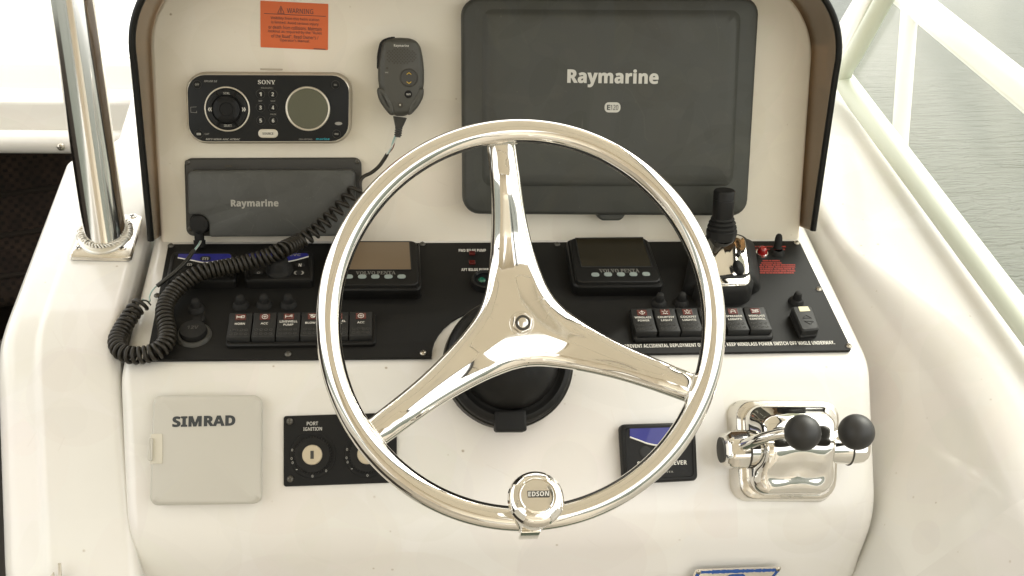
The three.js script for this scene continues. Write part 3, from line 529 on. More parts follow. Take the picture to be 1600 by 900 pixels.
{ // stereo
  const g = mount('marine_stereo', 'rounded black marine stereo with a dial and a round grey screen', 'stereo', U, 419, 168);
  const z = 0.022, q = (l, zz) => cornersPx(g, l, zz), f = q([[294, 223], [546, 222.5], [547.5, 116], [290, 115]], z), R = 0.021;
  add(g, 'housing', rings([[inset(f, -0.0022), R * 1.1, 0], [inset(f, -0.0018), R * 1.1, 0.012], [inset(f, 0.0002), R * 1.02, z - 0.001], [inset(f, 0.0006), R, z]], 0.9), M.radioBody);
  add(g, 'silver_rim', rings([[inset(f, 0.0001), R, z - 0.003], [inset(f, 0.0003), R, z - 0.0004], [inset(f, 0.0009), R, z + 0.0003], [inset(f, 0.003), R, z]], 0.9), M.silver);
  add(g, 'faceplate', rings([[inset(f, 0.0013), R * 0.96, z], [inset(f, 0.0017), R * 0.95, z + 0.0012], [inset(f, 0.006), R * 0.86, z + 0.0018]], 0.9), M.radioFace);
  add(g, 'release_catch', slab(rrect(0.026, 0.002, 0.0008), 0.003, 0.0008), M.radioBody, ...g.at(424, 108.5, z * 0.7), z * 0.62);
  const t = z + 0.0019, P = (x, y) => g.at(x, y, t), s = g.mm(400, 401, 170, t);
  const ring = (n, x, y, r, w, m) => add(g, n, new THREE.TorusGeometry(r * s, w * s, 10, 60), m, ...P(x, y), t + 0.0004);
  ring('dial_ring', 355, 170.5, 34.2, 1.5, M.silver); ring('screen_ring', 481, 170, 33.6, 1.9, M.silver);
  add(g, 'dial_seat', lathe([[0.0001, 0.0008], [32 * s, 0.0008], [33.5 * s, 0]], 48), M.radioKey, ...P(355, 170.5), t);
  for (let k = 0; k < 6; k++) { // keys round the dial
    const a0 = k * 60 + 60 + 4, a1 = a0 + (k % 3 === 0 ? 52 : 52), sh = new THREE.Shape(); sh.absarc(0, 0, 31 * s, a0 * RAD, a1 * RAD); sh.absarc(0, 0, 23.5 * s, a1 * RAD, a0 * RAD, true);
    add(g, 'dial_key', slab(sh, 0.0022, 0.0005, 2, 10), M.radioFace, ...P(355, 170.5), t + 0.0006);
  }
  const kn = add(g, 'dial_knob', lathe([[0.0001, 0.0065], [10 * s, 0.0066], [10.6 * s, 0.0075], [18 * s, 0.0075], [20.5 * s, 0.0062], [21.3 * s, 0]], 48), M.radioKey, ...P(355, 170.5), t + 0.0006);
  const tt = t + 0.0029;
  lettersPx(g, 'SCRL', 349, 144, 359, 147.6, tt, M.logoWorn); lettersPx(g, 'SELECT', 350, 194.5, 362, 198, tt, M.logoWorn);
  lettersPx(g, '«', 325, 167.5, 331, 174.5, tt, M.logo); lettersPx(g, '»', 378, 167.5, 384, 174.5, tt, M.logo);
  add(g, 'display', lathe([[0.0001, 0.0012], [20 * s, 0.0011], [32.5 * s, 0.0006], [33 * s, 0]], 48), M.lcd, ...P(481, 170), t);
  const btn = (x, y, r, str, m = M.logo, hh = 6) => { const b = add(g, 'button', lathe([[0.0001, 0.0016], [r * 0.75 * s, 0.0016], [r * s, 0.0008], [r * s, 0]], 26), M.radioKey, ...P(x, y), t); add(g, 'button_seat', new THREE.TorusGeometry((r + 0.5) * s, 0.4 * s, 6, 28), M.bezel, ...P(x, y), t); if (str) letters(b, str, 0, 0, 0.0017, str.length * hh * 0.62 * s, hh * s, m); };
  [[407, 147, '1'], [426.3, 147.2, '2'], [407.3, 168, '3'], [426.6, 168, '4'], [407.6, 188.3, '5'], [427, 188.3, '6']].forEach(([x, y, n]) => btn(x, y, 6.4, n));
  btn(308.2, 132, 6, 'OFF', M.logoWorn, 3.2); btn(524.3, 132.5, 6, 'SEL', M.printDim, 2.6); btn(311, 209.3, 6, 'DIM', M.logo, 3.4); btn(526, 209.3, 6, 'MODE', M.logoWorn, 2.4);
  const so = add(g, 'source_button', slab(rrect(28 * s, 11.4 * s, 5.4 * s), 0.0022, 0.0007), M.simradPale, ...P(419, 208.5), t); add(g, 'source_ring', slab(rrect(31 * s, 14 * s, 6.8 * s), 0.0012, 0.0005), M.silver, ...P(419, 208.5), t);
  letters(so, 'SOURCE', 0, 0, 0.0023, 17 * s, 3.6 * s, M.printDark);
  lettersPx(g, 'SONY', 403, 125.3, 430, 131.4, t, M.logo, F.serif); lettersPx(g, '- EQUALIZER +', 406, 136.5, 427, 139, t, M.printDim, F.sans);
  lettersPx(g, 'MP3 WMA AAC ATRAC', 322, 216.3, 375, 218.9, t, M.logoWorn, F.bold, { slant: 0.3 }); lettersPx(g, 'marine', 494, 215.3, 515, 218.8, t, M.printCyan, F.bold, { slant: 0.3 }); lettersPx(g, 'CDX-HR70MS', 467, 216.5, 488, 218.7, t, M.printDim, F.sans);
  lettersPx(g, 'XPLOD 52', 319, 125.5, 339, 128.2, t, M.printDim, F.bold, { slant: 0.3 }); lettersPx(g, 'CAT', 320, 208, 327, 210.6, t, M.printDim, F.sans);
  [[407, 157.7, 'REP'], [426.5, 157.9, 'SHUF'], [427, 178.6, 'PAUSE']].forEach(([x, y, str]) => lettersPx(g, str, x - str.length * 0.9, y - 1.2, x + str.length * 0.9, y + 1.2, t, M.printDim, F.sans));
  const lg = add(g, 'badge', slab(disc(1), 0.0002), M.printDim, ...P(529, 193), t); lg.scale.set(6 * s, 2.7 * s, 1);
  add(g, 'badge', bars([[0, -4, 0, 4, 0.5], [0, 4, 9, 4.6, 0.5], [0, -4, 9, -4.6, 0.5], [9, -4.6, 9, -2, 0.5]].map((r) => r.map((v) => v * s))), M.printDim, ...P(298, 171.5), t);
}
{ // radio microphone
  const g = mount('radio_microphone', 'dark grey handheld radio microphone hanging on the instrument wall', 'microphone', U, 628, 120, { h: 0.006 });
  const z = 0.034, P = (x, y, zz = z) => g.at(x, y, zz);
  const sh = rpoly(px2(g, [[594, 78], [599, 62], [618, 58], [646, 60], [657, 70], [663, 100], [663, 140], [652, 164], [637, 182], [614, 182], [600, 160], [591, 136], [590, 105]], z), [0.012, 0.010, 0.02, 0.012, 0.012, 0.03, 0.02, 0.02, 0.006, 0.006, 0.02, 0.02, 0.03]);
  add(g, 'case', slab(sh, z, 0.009, 6, 10), M.mic);
  add(g, 'clip', slab(rrect(0.02, 0.03, 0.004), 0.012, 0.002), M.black, 0, 0, -0.008);
  const shield = (pts, r) => add(g, 'grip', slab(rpoly(px2(g, pts, z + 0.001), r), z * 0.9, 0.005, 4), M.mic, 0, 0, 0.004);
  shield([[588, 136], [602, 138], [607, 150], [615, 160], [617, 180], [610, 181], [598, 167], [590, 152]], 0.005);
  shield([[663, 136], [652, 139], [649, 150], [640, 160], [636, 180], [642, 180], [654, 167], [662, 152]], 0.005);
  add(g, 'talk_button', slab(rpoly(px2(g, [[594, 108], [588.5, 108], [589, 84], [594, 64], [606, 58], [618, 57], [616, 62], [600, 68], [596, 84]], z * 0.7), 0.004), z * 0.75, 0.004, 3), M.black, 0, 0, 0.002);
  const hole = []; for (let j = 0; j < 9; j++) for (let i = 0; i < 9; i++) { const x = 605.5 + i * 5.2 + (j % 2) * 2.6, y = 77 + j * 2.7; if (Math.hypot((x - 627) / 24, (y - 88) / 13.5) < 1) hole.push(new THREE.CylinderGeometry(0.00095, 0.00095, 0.0005, 8).rotateX(Math.PI / 2).translate(...P(x, y), z)); }
  const hs = add(g, 'speaker_grille', mergeGeometries(hole), M.slot); hs.userData.kind = 'stuff';
  lettersPx(g, 'Raymarine', 615.5, 69.5, 639, 74, z + 0.0002, M.logo);
  lettersPx(g, 'MIC', 602, 112.3, 607, 114.3, z + 0.0002, M.logoWorn); add(g, 'mic_hole', new THREE.CylinderGeometry(0.0014, 0.0014, 0.0006, 10).rotateX(Math.PI / 2), M.slot, ...P(605, 106.5), z);
  const r = g.mm(640, 653.7, 120, z); add(g, 'channel_button', lathe([[0.0001, 0.0012], [r * 0.9, 0.001], [r, 0]], 36), M.micDark, ...P(639, 121.5), z); add(g, 'button_edge', new THREE.TorusGeometry(r, 0.0005, 6, 40), M.slot, ...P(639, 121.5), z + 0.0004);
  const chev = (s) => bars([[-0.0024, -0.0011 * s, 0, 0.0009 * s, 0.0008], [0, 0.0009 * s, 0.0024, -0.0011 * s, 0.0008]]);
  add(g, 'arrow', chev(1), M.yellow, ...P(639, 114.6), z + 0.0014); add(g, 'arrow', chev(-1), M.yellow, ...P(639, 129.4), z + 0.0014);
  const b = add(g, 'channel_key', lathe([[0.0001, 0.0016], [0.0034, 0.0014], [0.0046, 0]], 24), M.rubber, ...P(638, 147.3), z); letters(b, '16/9', 0, 0, 0.0017, 0.0052, 0.0022, M.logo);
  add(g, 'pin_hole', lathe([[0.0001, 0.0004], [0.003, 0.0005], [0.0034, 0]], 18), M.slot, ...P(626, 164.3), z); add(g, 'pin', new THREE.SphereGeometry(0.0013, 10, 8), M.screw, ...P(625, 164), z);
  // strain relief of the cord
  const s0 = P(625, 183, z * 0.5), s1 = P(622, 202, z * 0.5);
  add(g, 'strain_relief', mergeGeometries([new THREE.CylinderGeometry(0.0085, 0.0042, 0.013, 16).translate(0, -0.0065, 0), ...[0, 1, 2, 3].map((k) => new THREE.TorusGeometry(0.0036, 0.0011, 8, 16).rotateX(Math.PI / 2).translate(0, -0.0135 - k * 0.0026, 0)), new THREE.CylinderGeometry(0.0034, 0.0034, 0.012, 14).translate(0, -0.018, 0)]), M.micDark, s0[0], s0[1], z * 0.5).rotation.z = -0.12;
}
{ // VHF under its cover
  const g = mount('radio_cover', 'scuffed grey rectangular radio cover in a dark bezel below the stereo', 'radio cover', U, 427, 308);
  const q = (l, z) => cornersPx(g, l, z), b = q([[291, 369], [567, 369], [564.5, 246.5], [287.5, 247.5]], 0.006);
  add(g, 'bezel', rings([[b, 0.009, 0], [b, 0.009, 0.004], [inset(b, 0.0018), 0.008, 0.006], [inset(b, 0.012), 0.006, 0.006]], 0.6), M.bezel);
  for (const [x, y] of [[293, 254], [558.5, 252.5], [297, 357]]) screw(g, ...g.at(x, y, 0.006), 0.006, 0.0032, M.darkScrew);
  const z = 0.026, P = (x, y) => g.at(x, y, z), rad = 0.005;
  const foot = [P(327, 371), P(556, 369.5), P(554, 267), P(294, 268), P(294, 336), P(322, 336.5)];
  add(g, 'cover', slab(rpoly([P(327, 370.5), P(556, 369), P(554.5, 266), P(292.5, 267), P(294, 335), P(317, 336), P(326, 346)], [0.003, 0.006, 0.007, 0.007, 0.003, 0.006, 0.006]), z - 0.004, 0.003, 4, 8), M.scuffed, 0, 0, 0.004);
  add(g, 'catch', slab(rrect(0.008, 0.003, 0.001), 0.002, 0.0006), M.slot, ...g.at(357, 260, 0.016), 0.0145);
  const wm = lettersPx(g, 'Raymarine', 361, 311.5, 435, 326, z + 0.0002, M.logoWorn, F.bold, { heavy: 0.028 });
}
{ // microphone plug in the cover's cut-out
  const g = mount('cord_plug', 'round black cord plug in the lower left corner of the radio cover', 'plug', U, 314, 352, { h: 0.006 });
  add(g, 'plug_body', lathe([[0.0001, 0.026], [0.006, 0.0255], [0.0105, 0.022], [0.0115, 0.016], [0.0115, 0.004], [0.0135, 0.003], [0.0138, 0]], 32), M.rubber, 0.001, 0.004, 0);
  add(g, 'sleeve', mergeGeometries([new THREE.CylinderGeometry(0.0062, 0.0056, 0.016, 16).translate(0, -0.011, 0.012), new THREE.CylinderGeometry(0.0072, 0.0068, 0.008, 16).translate(0, -0.0205, 0.012)]), M.rubber, -0.0005, 0, 0);
}
{ // chartplotter under its cover
  const g = mount('chartplotter_cover', 'large dark grey chartplotter cover on the right of the instrument wall', 'chartplotter', U, 946, 170);
  const z = 0.031, q = (l, zz) => cornersPx(g, l, zz), c = q([[724, 335], [1168.5, 338], [1188.5, -4], [722, -4]], z), i = q([[755, 291], [1146, 291], [1159.5, 17], [755.5, 15]], z + 0.006);
  const bow = (cc, d) => cc;                     // skirt, flange, raised middle
  add(g, 'cover', rings([[inset(c, 0.001), 0.02, 0], [c, 0.02, 0.008], [c, 0.02, z - 0.006], [inset(c, 0.0015), 0.019, z - 0.002], [inset(c, 0.005), 0.017, z]], 0.9), M.cover);
  add(g, 'raised_panel', rings([[inset(i, -0.002), 0.013, z - 0.001], [inset(i, 0), 0.012, z + 0.0006], [inset(i, 0.0035), 0.011, z + 0.005], [inset(i, 0.008), 0.010, z + 0.0075], [inset(i, 0.016), 0.010, z + 0.0085], [inset(i, 0.06), 0.01, z + 0.0092]], 1.2), M.cover);
  const t = z + 0.0094, P = (x, y) => g.at(x, y, t);
  lettersPx(g, 'Raymarine', 886, 109, 1029.5, 136, t, M.logo, F.bold, { heavy: 0.028 });
  const s = g.mm(900, 901, 150, t), pb = add(g, 'badge', slab(rrect(25 * s, 15.5 * s, 6.5 * s), 0.0003), M.logo, ...P(957, 167.8), t);
  letters(pb, 'E', -6.2 * s, 0, 0.0005, 5 * s, 8 * s, M.printDark, F.bold); letters(pb, '120', 3 * s, 0, 0.0005, 12 * s, 8 * s, M.printDark, F.sans);
  add(g, 'pull_tab', slab(rpoly(px2(g, [[930, 332], [980, 332], [971, 345], [939, 345]], 0.024), 0.004), 0.02, 0.003), M.cover, 0, 0, 0.004);
}

// ---------------------------------------------------------------- coiled cord and bare wires
{
  const g = free('coiled_cord', 'thick brown black coiled microphone cord looping over the left of the dash', 'cord', vec(0, 0, 0));
  const C = [['D', 222, 474, 0.016], ['D', 211, 484, 0.014], ['D', 202, 497, 0.013], ['D', 191, 514, 0.012], ['D', 183, 532, 0.011], ['D', 189, 548, 0.011], ['D', 206, 555, 0.011], ['D', 226, 554, 0.012], ['D', 246, 548, 0.014], ['D', 259, 535, 0.015], ['D', 261, 515, 0.016],
    ['D', 257, 495, 0.017], ['D', 259, 476, 0.018], ['D', 271, 457, 0.021], ['D', 292, 438, 0.026], ['D', 319, 424, 0.032], ['D', 350, 418, 0.033], ['D', 383, 411, 0.034], ['D', 415, 402, 0.038], ['D', 441, 390, 0.044], ['U', 466, 378, 0.060], ['U', 489, 364, 0.054], ['U', 508, 347, 0.049], ['U', 527, 329, 0.044], ['U', 543, 311, 0.039], ['U', 558, 294, 0.033]];
  const base = new THREE.CatmullRomCurve3(C.map(([p, x, y, h]) => hit(p === 'D' ? D : U, x, y, h)), false, 'centripetal');
  const N = 1300, len = base.getLength(), frames = base.computeFrenetFrames(N), out = [], rr = rng(9);
  let ph = 0;
  for (let i = 0; i <= N; i++) {
    const u = i / N, p = base.getPointAt(u), s = u * len;
    const st = THREE.MathUtils.smoothstep(u, 0.76, 0.93), pitch = 0.0056 + 0.0055 * st + 0.0022 * (1 - THREE.MathUtils.smoothstep(u, 0, 0.1)) + 0.0006 * Math.sin(u * 40);
    ph += len / N / pitch * 2 * Math.PI;
    const rad = 0.0079 - 0.0008 * st, n = frames.normals[i], b = frames.binormals[i];
    out.push(p.clone().addScaledVector(n, rad * Math.cos(ph)).addScaledVector(b, rad * Math.sin(ph)));
  }
  const curve = new THREE.CatmullRomCurve3(out); curve.arcLengthDivisions = 4000;
  // plain sampling keeps every turn round
  const tb = new THREE.TubeGeometry({ getPointAt: (t) => curve.getPoint(t), getTangentAt: (t) => curve.getTangent(t), computeFrenetFrames: THREE.Curve.prototype.computeFrenetFrames, getTangent: (t) => curve.getTangent(t) }, 2200, 0.00225, 8);
  add(g, 'coil', tb, M.coil);
  const end = out[out.length - 1];
  const tail = [end, hit(U, 563, 283, 0.028), hit(U, 568, 276, 0.026), hit(U, 580, 270, 0.024), hit(U, 592, 260, 0.022), hit(U, 600, 249, 0.02), hit(U, 605.5, 240, 0.02)];
  add(g, 'plain_end', tube(tail, 0.0023, 40, 8), M.coil);
  const w0 = [[605, 241], [611, 231], [615, 219], [621, 205]];
  add(g, 'wire', tube(w0.map(([x, y]) => hit(U, x, y, 0.021)), 0.0012, 24, 6), M.wireTeal).userData.label = 'bare pale teal wire';
  add(g, 'wire', tube([[604, 241], [608, 234], [616.5, 222], [622, 205]].map(([x, y]) => hit(U, x, y, 0.0225)), 0.0008, 24, 6), M.wireWhite);
  add(g, 'wire', tube([[606, 241], [614, 231], [618, 218], [623.5, 205]].map(([x, y]) => hit(U, x, y, 0.02)), 0.0007, 24, 6), M.wireRed).userData.label = 'thin red wire';
  const lead = free('plug_lead', 'thin black lead with bare wires from the plug down to the coiled cord', 'cable', vec(0, 0, 0));
  add(lead, 'sheath', tube([hit(D, 303, 391, 0.028), hit(D, 291, 408, 0.027), hit(D, 275, 424, 0.025), hit(D, 260, 436, 0.022), hit(D, 245.5, 447, 0.016)], 0.0025, 30, 8), M.cable);
  add(lead, 'wire', tube([hit(U, 313.5, 376, 0.018), hit(D, 309, 384, 0.03), hit(D, 302, 393, 0.028)], 0.0011, 14, 6), M.wireTeal);
  add(lead, 'wire', tube([hit(U, 314.5, 376, 0.018), hit(D, 311, 383, 0.029), hit(D, 303.5, 393, 0.028)], 0.0008, 14, 6), M.wireWhite);
  add(lead, 'wire', tube([hit(D, 245.5, 446, 0.016), hit(D, 238, 454, 0.014), hit(D, 233.5, 464, 0.013), hit(D, 234, 471, 0.012), hit(D, 222, 468, 0.017)], 0.0008, 24, 6), M.wireTeal);
  add(lead, 'wire', tube([hit(D, 221, 470, 0.022), hit(D, 229, 470, 0.02), hit(D, 236, 477, 0.016)], 0.0009, 16, 6), M.cable);
}

// ---------------------------------------------------------------- steering wheel and its hub
{ // tilting helm unit on the lower face
  const g = mount('tilt_helm', 'round black tilt helm unit behind the steering wheel hub', 'helm unit', L, 792, 570);
  add(g, 'housing', lathe([[0.056, 0.036], [0.060, 0.0385], [0.0655, 0.037], [0.068, 0.033], [0.0685, 0.026], [0.0695, 0.022], [0.0705, 0.0215], [0.071, 0.012], [0.0715, -0.03]], 64), M.black);
  add(g, 'seat', lathe([[0.0001, 0.036], [0.052, 0.033], [0.0565, 0.0355], [0.0565, 0.01]], 56), M.rubber);
  const dome = add(g, 'dome', lathe([[0.0001, 0.075], [0.018, 0.0735], [0.032, 0.067], [0.043, 0.056], [0.050, 0.044], [0.053, 0.03]], 56), M.black);
  const lv = add(g, 'tilt_lever', slab(rpoly(px2(g, [[775, 674], [823.5, 674], [822, 640], [772.5, 642]], 0.04), 0.003), 0.03, 0.003, 3), M.rubber, 0, 0, 0.012);
  add(g, 'bezel_line', new THREE.TorusGeometry(0.0703, 0.0006, 6, 72), M.slot, 0, 0, 0.0218);
}
{
  const g = mount('steering_wheel', 'polished steel three-spoked steering wheel with a knob on its rim', 'steering wheel', Wp, 820, 503);
  const R = 0.1855, r = 0.0117;
  add(g, 'rim', new THREE.TorusGeometry(R, r, 40, 200), M.steel);
  // pressed spokes: one sheet, domed at its edges and dished towards the hub
  const key = [[0.0110, 0.0445], [0.0215, 0.0372], [0.033, 0.0318], [0.048, 0.0272], [0.061, 0.0240], [0.080, 0.0206], [0.097, 0.0182], [0.116, 0.0164], [0.140, 0.0152], [0.180, 0.0142]];
  const wCurve = new THREE.CatmullRomCurve3(key.map(([x, y]) => vec(x, y, 0)), false, 'centripetal').getPoints(180);
  const halfW = (x) => { for (let i = 1; i < wCurve.length; i++) if (wCurve[i].x >= x) { const a = wCurve[i - 1], b = wCurve[i], t = (x - a.x) / (b.x - a.x || 1); return a.y + (b.y - a.y) * t; } return 0.014; };
  const X1 = R - 0.006, S = Math.sqrt(3);
  const dist = (x, y) => { let d = 1; y = Math.abs(y); for (let i = 1; i < wCurve.length; i++) { const a = wCurve[i - 1], b = wCurve[i], ex = b.x - a.x, ey = b.y - a.y, t = THREE.MathUtils.clamp(((x - a.x) * ex + (y - a.y) * ey) / (ex * ex + ey * ey), 0, 1); d = Math.min(d, (a.x + ex * t - x) ** 2 + (a.y + ey * t - y) ** 2); } return Math.sqrt(d); };
  const height = (x, y) => {
    const d = dist(x, y), rr = Math.hypot(x, y), E = 0.0125, t = Math.min(1, d / E);
    const edge = -0.0105 + 0.0105 * Math.sqrt(Math.max(0, 1 - (1 - t) * (1 - t)));
    const flatEnd = THREE.MathUtils.smoothstep(x, 0.138, 0.162) * -0.0016;
    return -0.026 * (1 - THREE.MathUtils.smoothstep(rr, 0.045, 0.175)) + edge + 0.0013 * THREE.MathUtils.smoothstep(d, 0.006, 0.042) + flatEnd;
  };
  const NX = 90, NY = 28, back = -0.012, spokes = [];
  const sector = () => {
    const rows = [], low = [];
    for (let i = 0; i <= NX; i++) {
      const x = i === 0 ? 1e-5 : i <= 16 ? 0.0215 * i / 16 : 0.0215 + (X1 - 0.0215) * (i - 16) / (NX - 16), hw = x < 0.0215 ? x * S : halfW(x), row = [], lo = [];
      for (let j = -NY; j <= NY; j++) { const q = j / NY, s = x < 0.0215 ? q : Math.sign(q) * (1 - Math.pow(1 - Math.abs(q), 1.7)), y = s * hw, z = height(x, y); row.push(vec(x, y, z)); }
      rows.push(row);
      const zb = -0.026 * (1 - THREE.MathUtils.smoothstep(x, 0.045, 0.175)) - 0.0125;
      lo.push(vec(x, -hw, row[0].z), vec(x, -hw * 0.9, zb), vec(x, 0, zb), vec(x, hw * 0.9, zb), vec(x, hw, row[2 * NY].z)); low.push(lo);
    }
    const top = grid(rows); { // exact normals from the height field
      const p = top.attributes.position, n = top.attributes.normal, e = 0.0003;
      for (let k = 0; k < p.count; k++) { let x = p.getX(k), y = p.getY(k); const d = dist(x, y); if (d < 0.0005) { const f = Math.hypot(x, y); if (x > 0.0216) y -= Math.sign(y) * 0.0006; else { x *= 1 - 0.0006 / f; y *= 1 - 0.0006 / f; } } const hx = (height(x + e, y) - height(x - e, y)) / (2 * e), hy = (height(x, y + e) - height(x, y - e)) / (2 * e), l = Math.hypot(hx, hy, 1); n.setXYZ(k, -hx / l, -hy / l, 1 / l); }
    }
    return [top, grid(low, true)];
  };
  const ideal = [95.9, 215.9, 335.9], off = [0, -0.3, 2.1];   // the photograph's wheel is not exactly three-fold
  const bend = (q) => { const P = q.attributes.position, Nn = q.attributes.normal; for (let k = 0; k < P.count; k++) { const th = ((Math.atan2(P.getY(k), P.getX(k)) / RAD - 95.9) % 360 + 360) % 360, i = Math.min(2, Math.floor(th / 120)), f = th / 120 - i, d = (off[i] * (1 - f) + off[(i + 1) % 3] * f) * RAD, c = Math.cos(d), n = Math.sin(d); for (const A of [P, Nn]) { const x = A.getX(k), y = A.getY(k); A.setXY(k, x * c - y * n, x * n + y * c); } } return q; };
  for (const a of ideal) { const [t, b] = sector(); t.rotateZ(a * RAD); b.rotateZ(a * RAD); spokes.push(bend(mergeGeometries([t, b]))); }
  const ss = spokes.map((s, i) => add(g, 'spoke', s, M.steel));
  // welds where the spokes meet the rim
  [95.9, -22.0, 215.6].forEach((a) => { const w = []; for (let k = -6; k <= 6; k++) w.push(new THREE.SphereGeometry(0.0021, 8, 6).scale(1.2, 1, 1.3).translate(R - 0.0105, k * 0.0022, -0.001 - Math.abs(k) * 0.0006)); const m = add(g, 'weld', mergeGeometries(w), M.weld); m.rotation.z = a * RAD; });
  const hexS = new THREE.Shape(); for (let k = 0; k < 6; k++) { const a = k * 60 * RAD + 0.35; hexS[k ? 'lineTo' : 'moveTo'](0.0102 * Math.cos(a), 0.0102 * Math.sin(a)); } hexS.closePath();
  const zh = -0.0248;
  const nut = add(g, 'hub_nut', slab(hexS, 0.0095, 0.0012, 3), M.satin, 0, 0, zh);
  add(nut, 'washer', lathe([[0.0095, 0.0018], [0.0118, 0.0016], [0.0122, 0]], 32), M.satin); add(nut, 'nylon_ring', lathe([[0.0048, 0.0006], [0.0074, 0.0005], [0.0076, 0]], 28), M.slot, 0, 0, 0.0095); add(nut, 'bolt_end', lathe([[0.0001, 0.0022], [0.0042, 0.002], [0.005, 0.0012], [0.005, 0]], 24), M.satin, 0, 0, 0.0095);
  add(g, 'hub_boss', lathe([[0.024, -0.036], [0.024, -0.075], [0.03, -0.08], [0.03, -0.11]], 40), M.black);
  // knob
  const k = new THREE.Group(); k.name = 'steering_knob'; g.add(k);
  const kb = g.at(829, 803, 0.002); k.position.set(kb[0], kb[1], 0.002); k.rotation.x = -0.42; k.scale.setScalar(1.09);
  add(k, 'cap', lathe([[0.0001, 0.0505], [0.0135, 0.0504], [0.0143, 0.0492], [0.0150, 0.0490], [0.0158, 0.0500], [0.0195, 0.0482], [0.0228, 0.0445], [0.0238, 0.0405], [0.0232, 0.0375], [0.021, 0.035], [0.0195, 0.033]], 64), M.steel);
  add(k, 'neck', lathe([[0.0200, 0.034], [0.0204, 0.03], [0.0196, 0.02], [0.0175, 0.008], [0.0165, -0.002], [0.0158, -0.012]], 48), M.steel);
  add(k, 'clamp', slab(rrect(0.017, 0.0036, 0.0012), 0.022, 0.001), M.steel, -0.002, -0.0172, -0.012); add(k, 'clamp_split', new THREE.BoxGeometry(0.0008, 0.004, 0.028), M.slot, -0.001, -0.0162, 0.008);
  add(k, 'maker_plate', slab(rrect(0.0185, 0.0056, 0.0006), 0.0004), M.slot, 0.0012, 0.0012, 0.0506).rotation.z = -0.02;
  letters(k, 'EDSON', 0.0012, 0.0012, 0.0511, 0.0172, 0.0040, M.logo, F.bold, { slant: 0.1 });
}

// ---------------------------------------------------------------- things on the lower face
{ // autopilot cover
  const g = mount('autopilot_cover', 'pale beige square cover with dark lettering on the lower left of the console', 'instrument cover', L, 320, 703);
  const z = 0.016, c = cornersPx(g, [[232.5, 790], [407.5, 787], [408.5, 617], [238, 617.5]], z);
  add(g, 'cover', rings([[inset(c, 0.002), 0.008, 0], [c, 0.009, 0.003], [c, 0.009, z - 0.005], [inset(c, 0.001), 0.0088, z - 0.0025], [inset(c, 0.003), 0.0085, z - 0.0006], [inset(c, 0.007), 0.008, z]], 0.9), M.simrad);
  const t = z + 0.0002;
  lettersPx(g, 'SIMRAD', 269, 648.5, 368, 667.5, t, M.printDark, F.bold, { heavy: 0.04 });
  add(g, 'latch_recess', slab(rpoly(px2(g, [[234, 725], [254, 724.5], [254, 677.5], [236, 678]], z), 0.0015), 0.0008, 0.0003), M.simradPale, 0, 0, z);
  add(g, 'latch', slab(rpoly(px2(g, [[230.5, 719], [237.5, 721], [238.5, 685], [233, 684]], z + 0.003), 0.0012), 0.006, 0.0012), M.simrad, 0, 0, z - 0.0015);
}
{ // ignition
  const g = mount('ignition_panel', 'black ignition plate with two key switches on the lower face', 'ignition panel', L, 531, 702);
  const z = 0.003, P = (x, y) => g.at(x, y, z), c = cornersPx(g, [[443, 760.5], [620, 754], [620, 644.5], [443, 650]], z);
  add(g, 'plate', slab(rpoly(c, 0.003), z, 0.0008, 2), M.panel);
  for (const [x, y] of [[452.7, 658.5], [453.5, 748.3], [609.5, 747.5], [611, 653]]) screw(g, ...P(x, y), z, 0.0036, M.darkScrew);
  lettersPx(g, 'PORT', 479.5, 658.8, 497, 664.8, z + 0.0002, M.print, F.sans); lettersPx(g, 'IGNITION', 474, 667.2, 503, 673.2, z + 0.0002, M.print, F.sans);
  const ks = (label, x, y) => {
    const k = mount('key_switch', label, 'key switch', L, x, y, { h: z, group: 'ignition key switches' }), s = 0.000705;
    add(k, 'collar', lathe([[27 * s, 0.0012], [34 * s, 0.0012], [35 * s, 0]], 56), M.rubber);
    const kn = []; for (let i = 0; i < 40; i++) { const a = i / 40 * 2 * Math.PI; kn.push(new THREE.CylinderGeometry(1.5 * s, 1.5 * s, 0.006, 6).rotateX(Math.PI / 2).translate(27 * s * Math.cos(a), 27 * s * Math.sin(a), 0.003)); }
    add(k, 'knurled_nut', mergeGeometries([mergeGeometries(kn).toNonIndexed(), lathe([[0.0001, 0.0068], [16 * s, 0.0068], [26 * s, 0.0064], [27.3 * s, 0.005], [27.3 * s, 0]], 56)].map((q) => { const o = q.index ? q.toNonIndexed() : q; return o; })), M.black);
    const f = add(k, 'key_barrel', lathe([[0.0001, 0.0088], [14 * s, 0.0087], [15 * s, 0.0078], [15.2 * s, 0.006]], 40), M.keyFace); add(f, 'key_slot', new THREE.BoxGeometry(5 * s, 12 * s, 0.0008), M.bezel, 0, 0, 0.0087);
    [[200, 'o'], [188, 'o'], [222, '-'], [270, '0'], [310, 'o'], [165, 'o']].forEach(([a, ch]) => letters(k, ch, 31.5 * s * Math.cos(a * RAD), 31.5 * s * Math.sin(a * RAD), 0.0014, 0.0018, ch === '-' ? 0.0007 : 0.0026, M.logo, F.sans));
  };
  ks('round key switch under the words PORT IGNITION, fully in view', 488.5, 711); ks('round key switch half hidden behind the wheel rim', 574, 710);
}
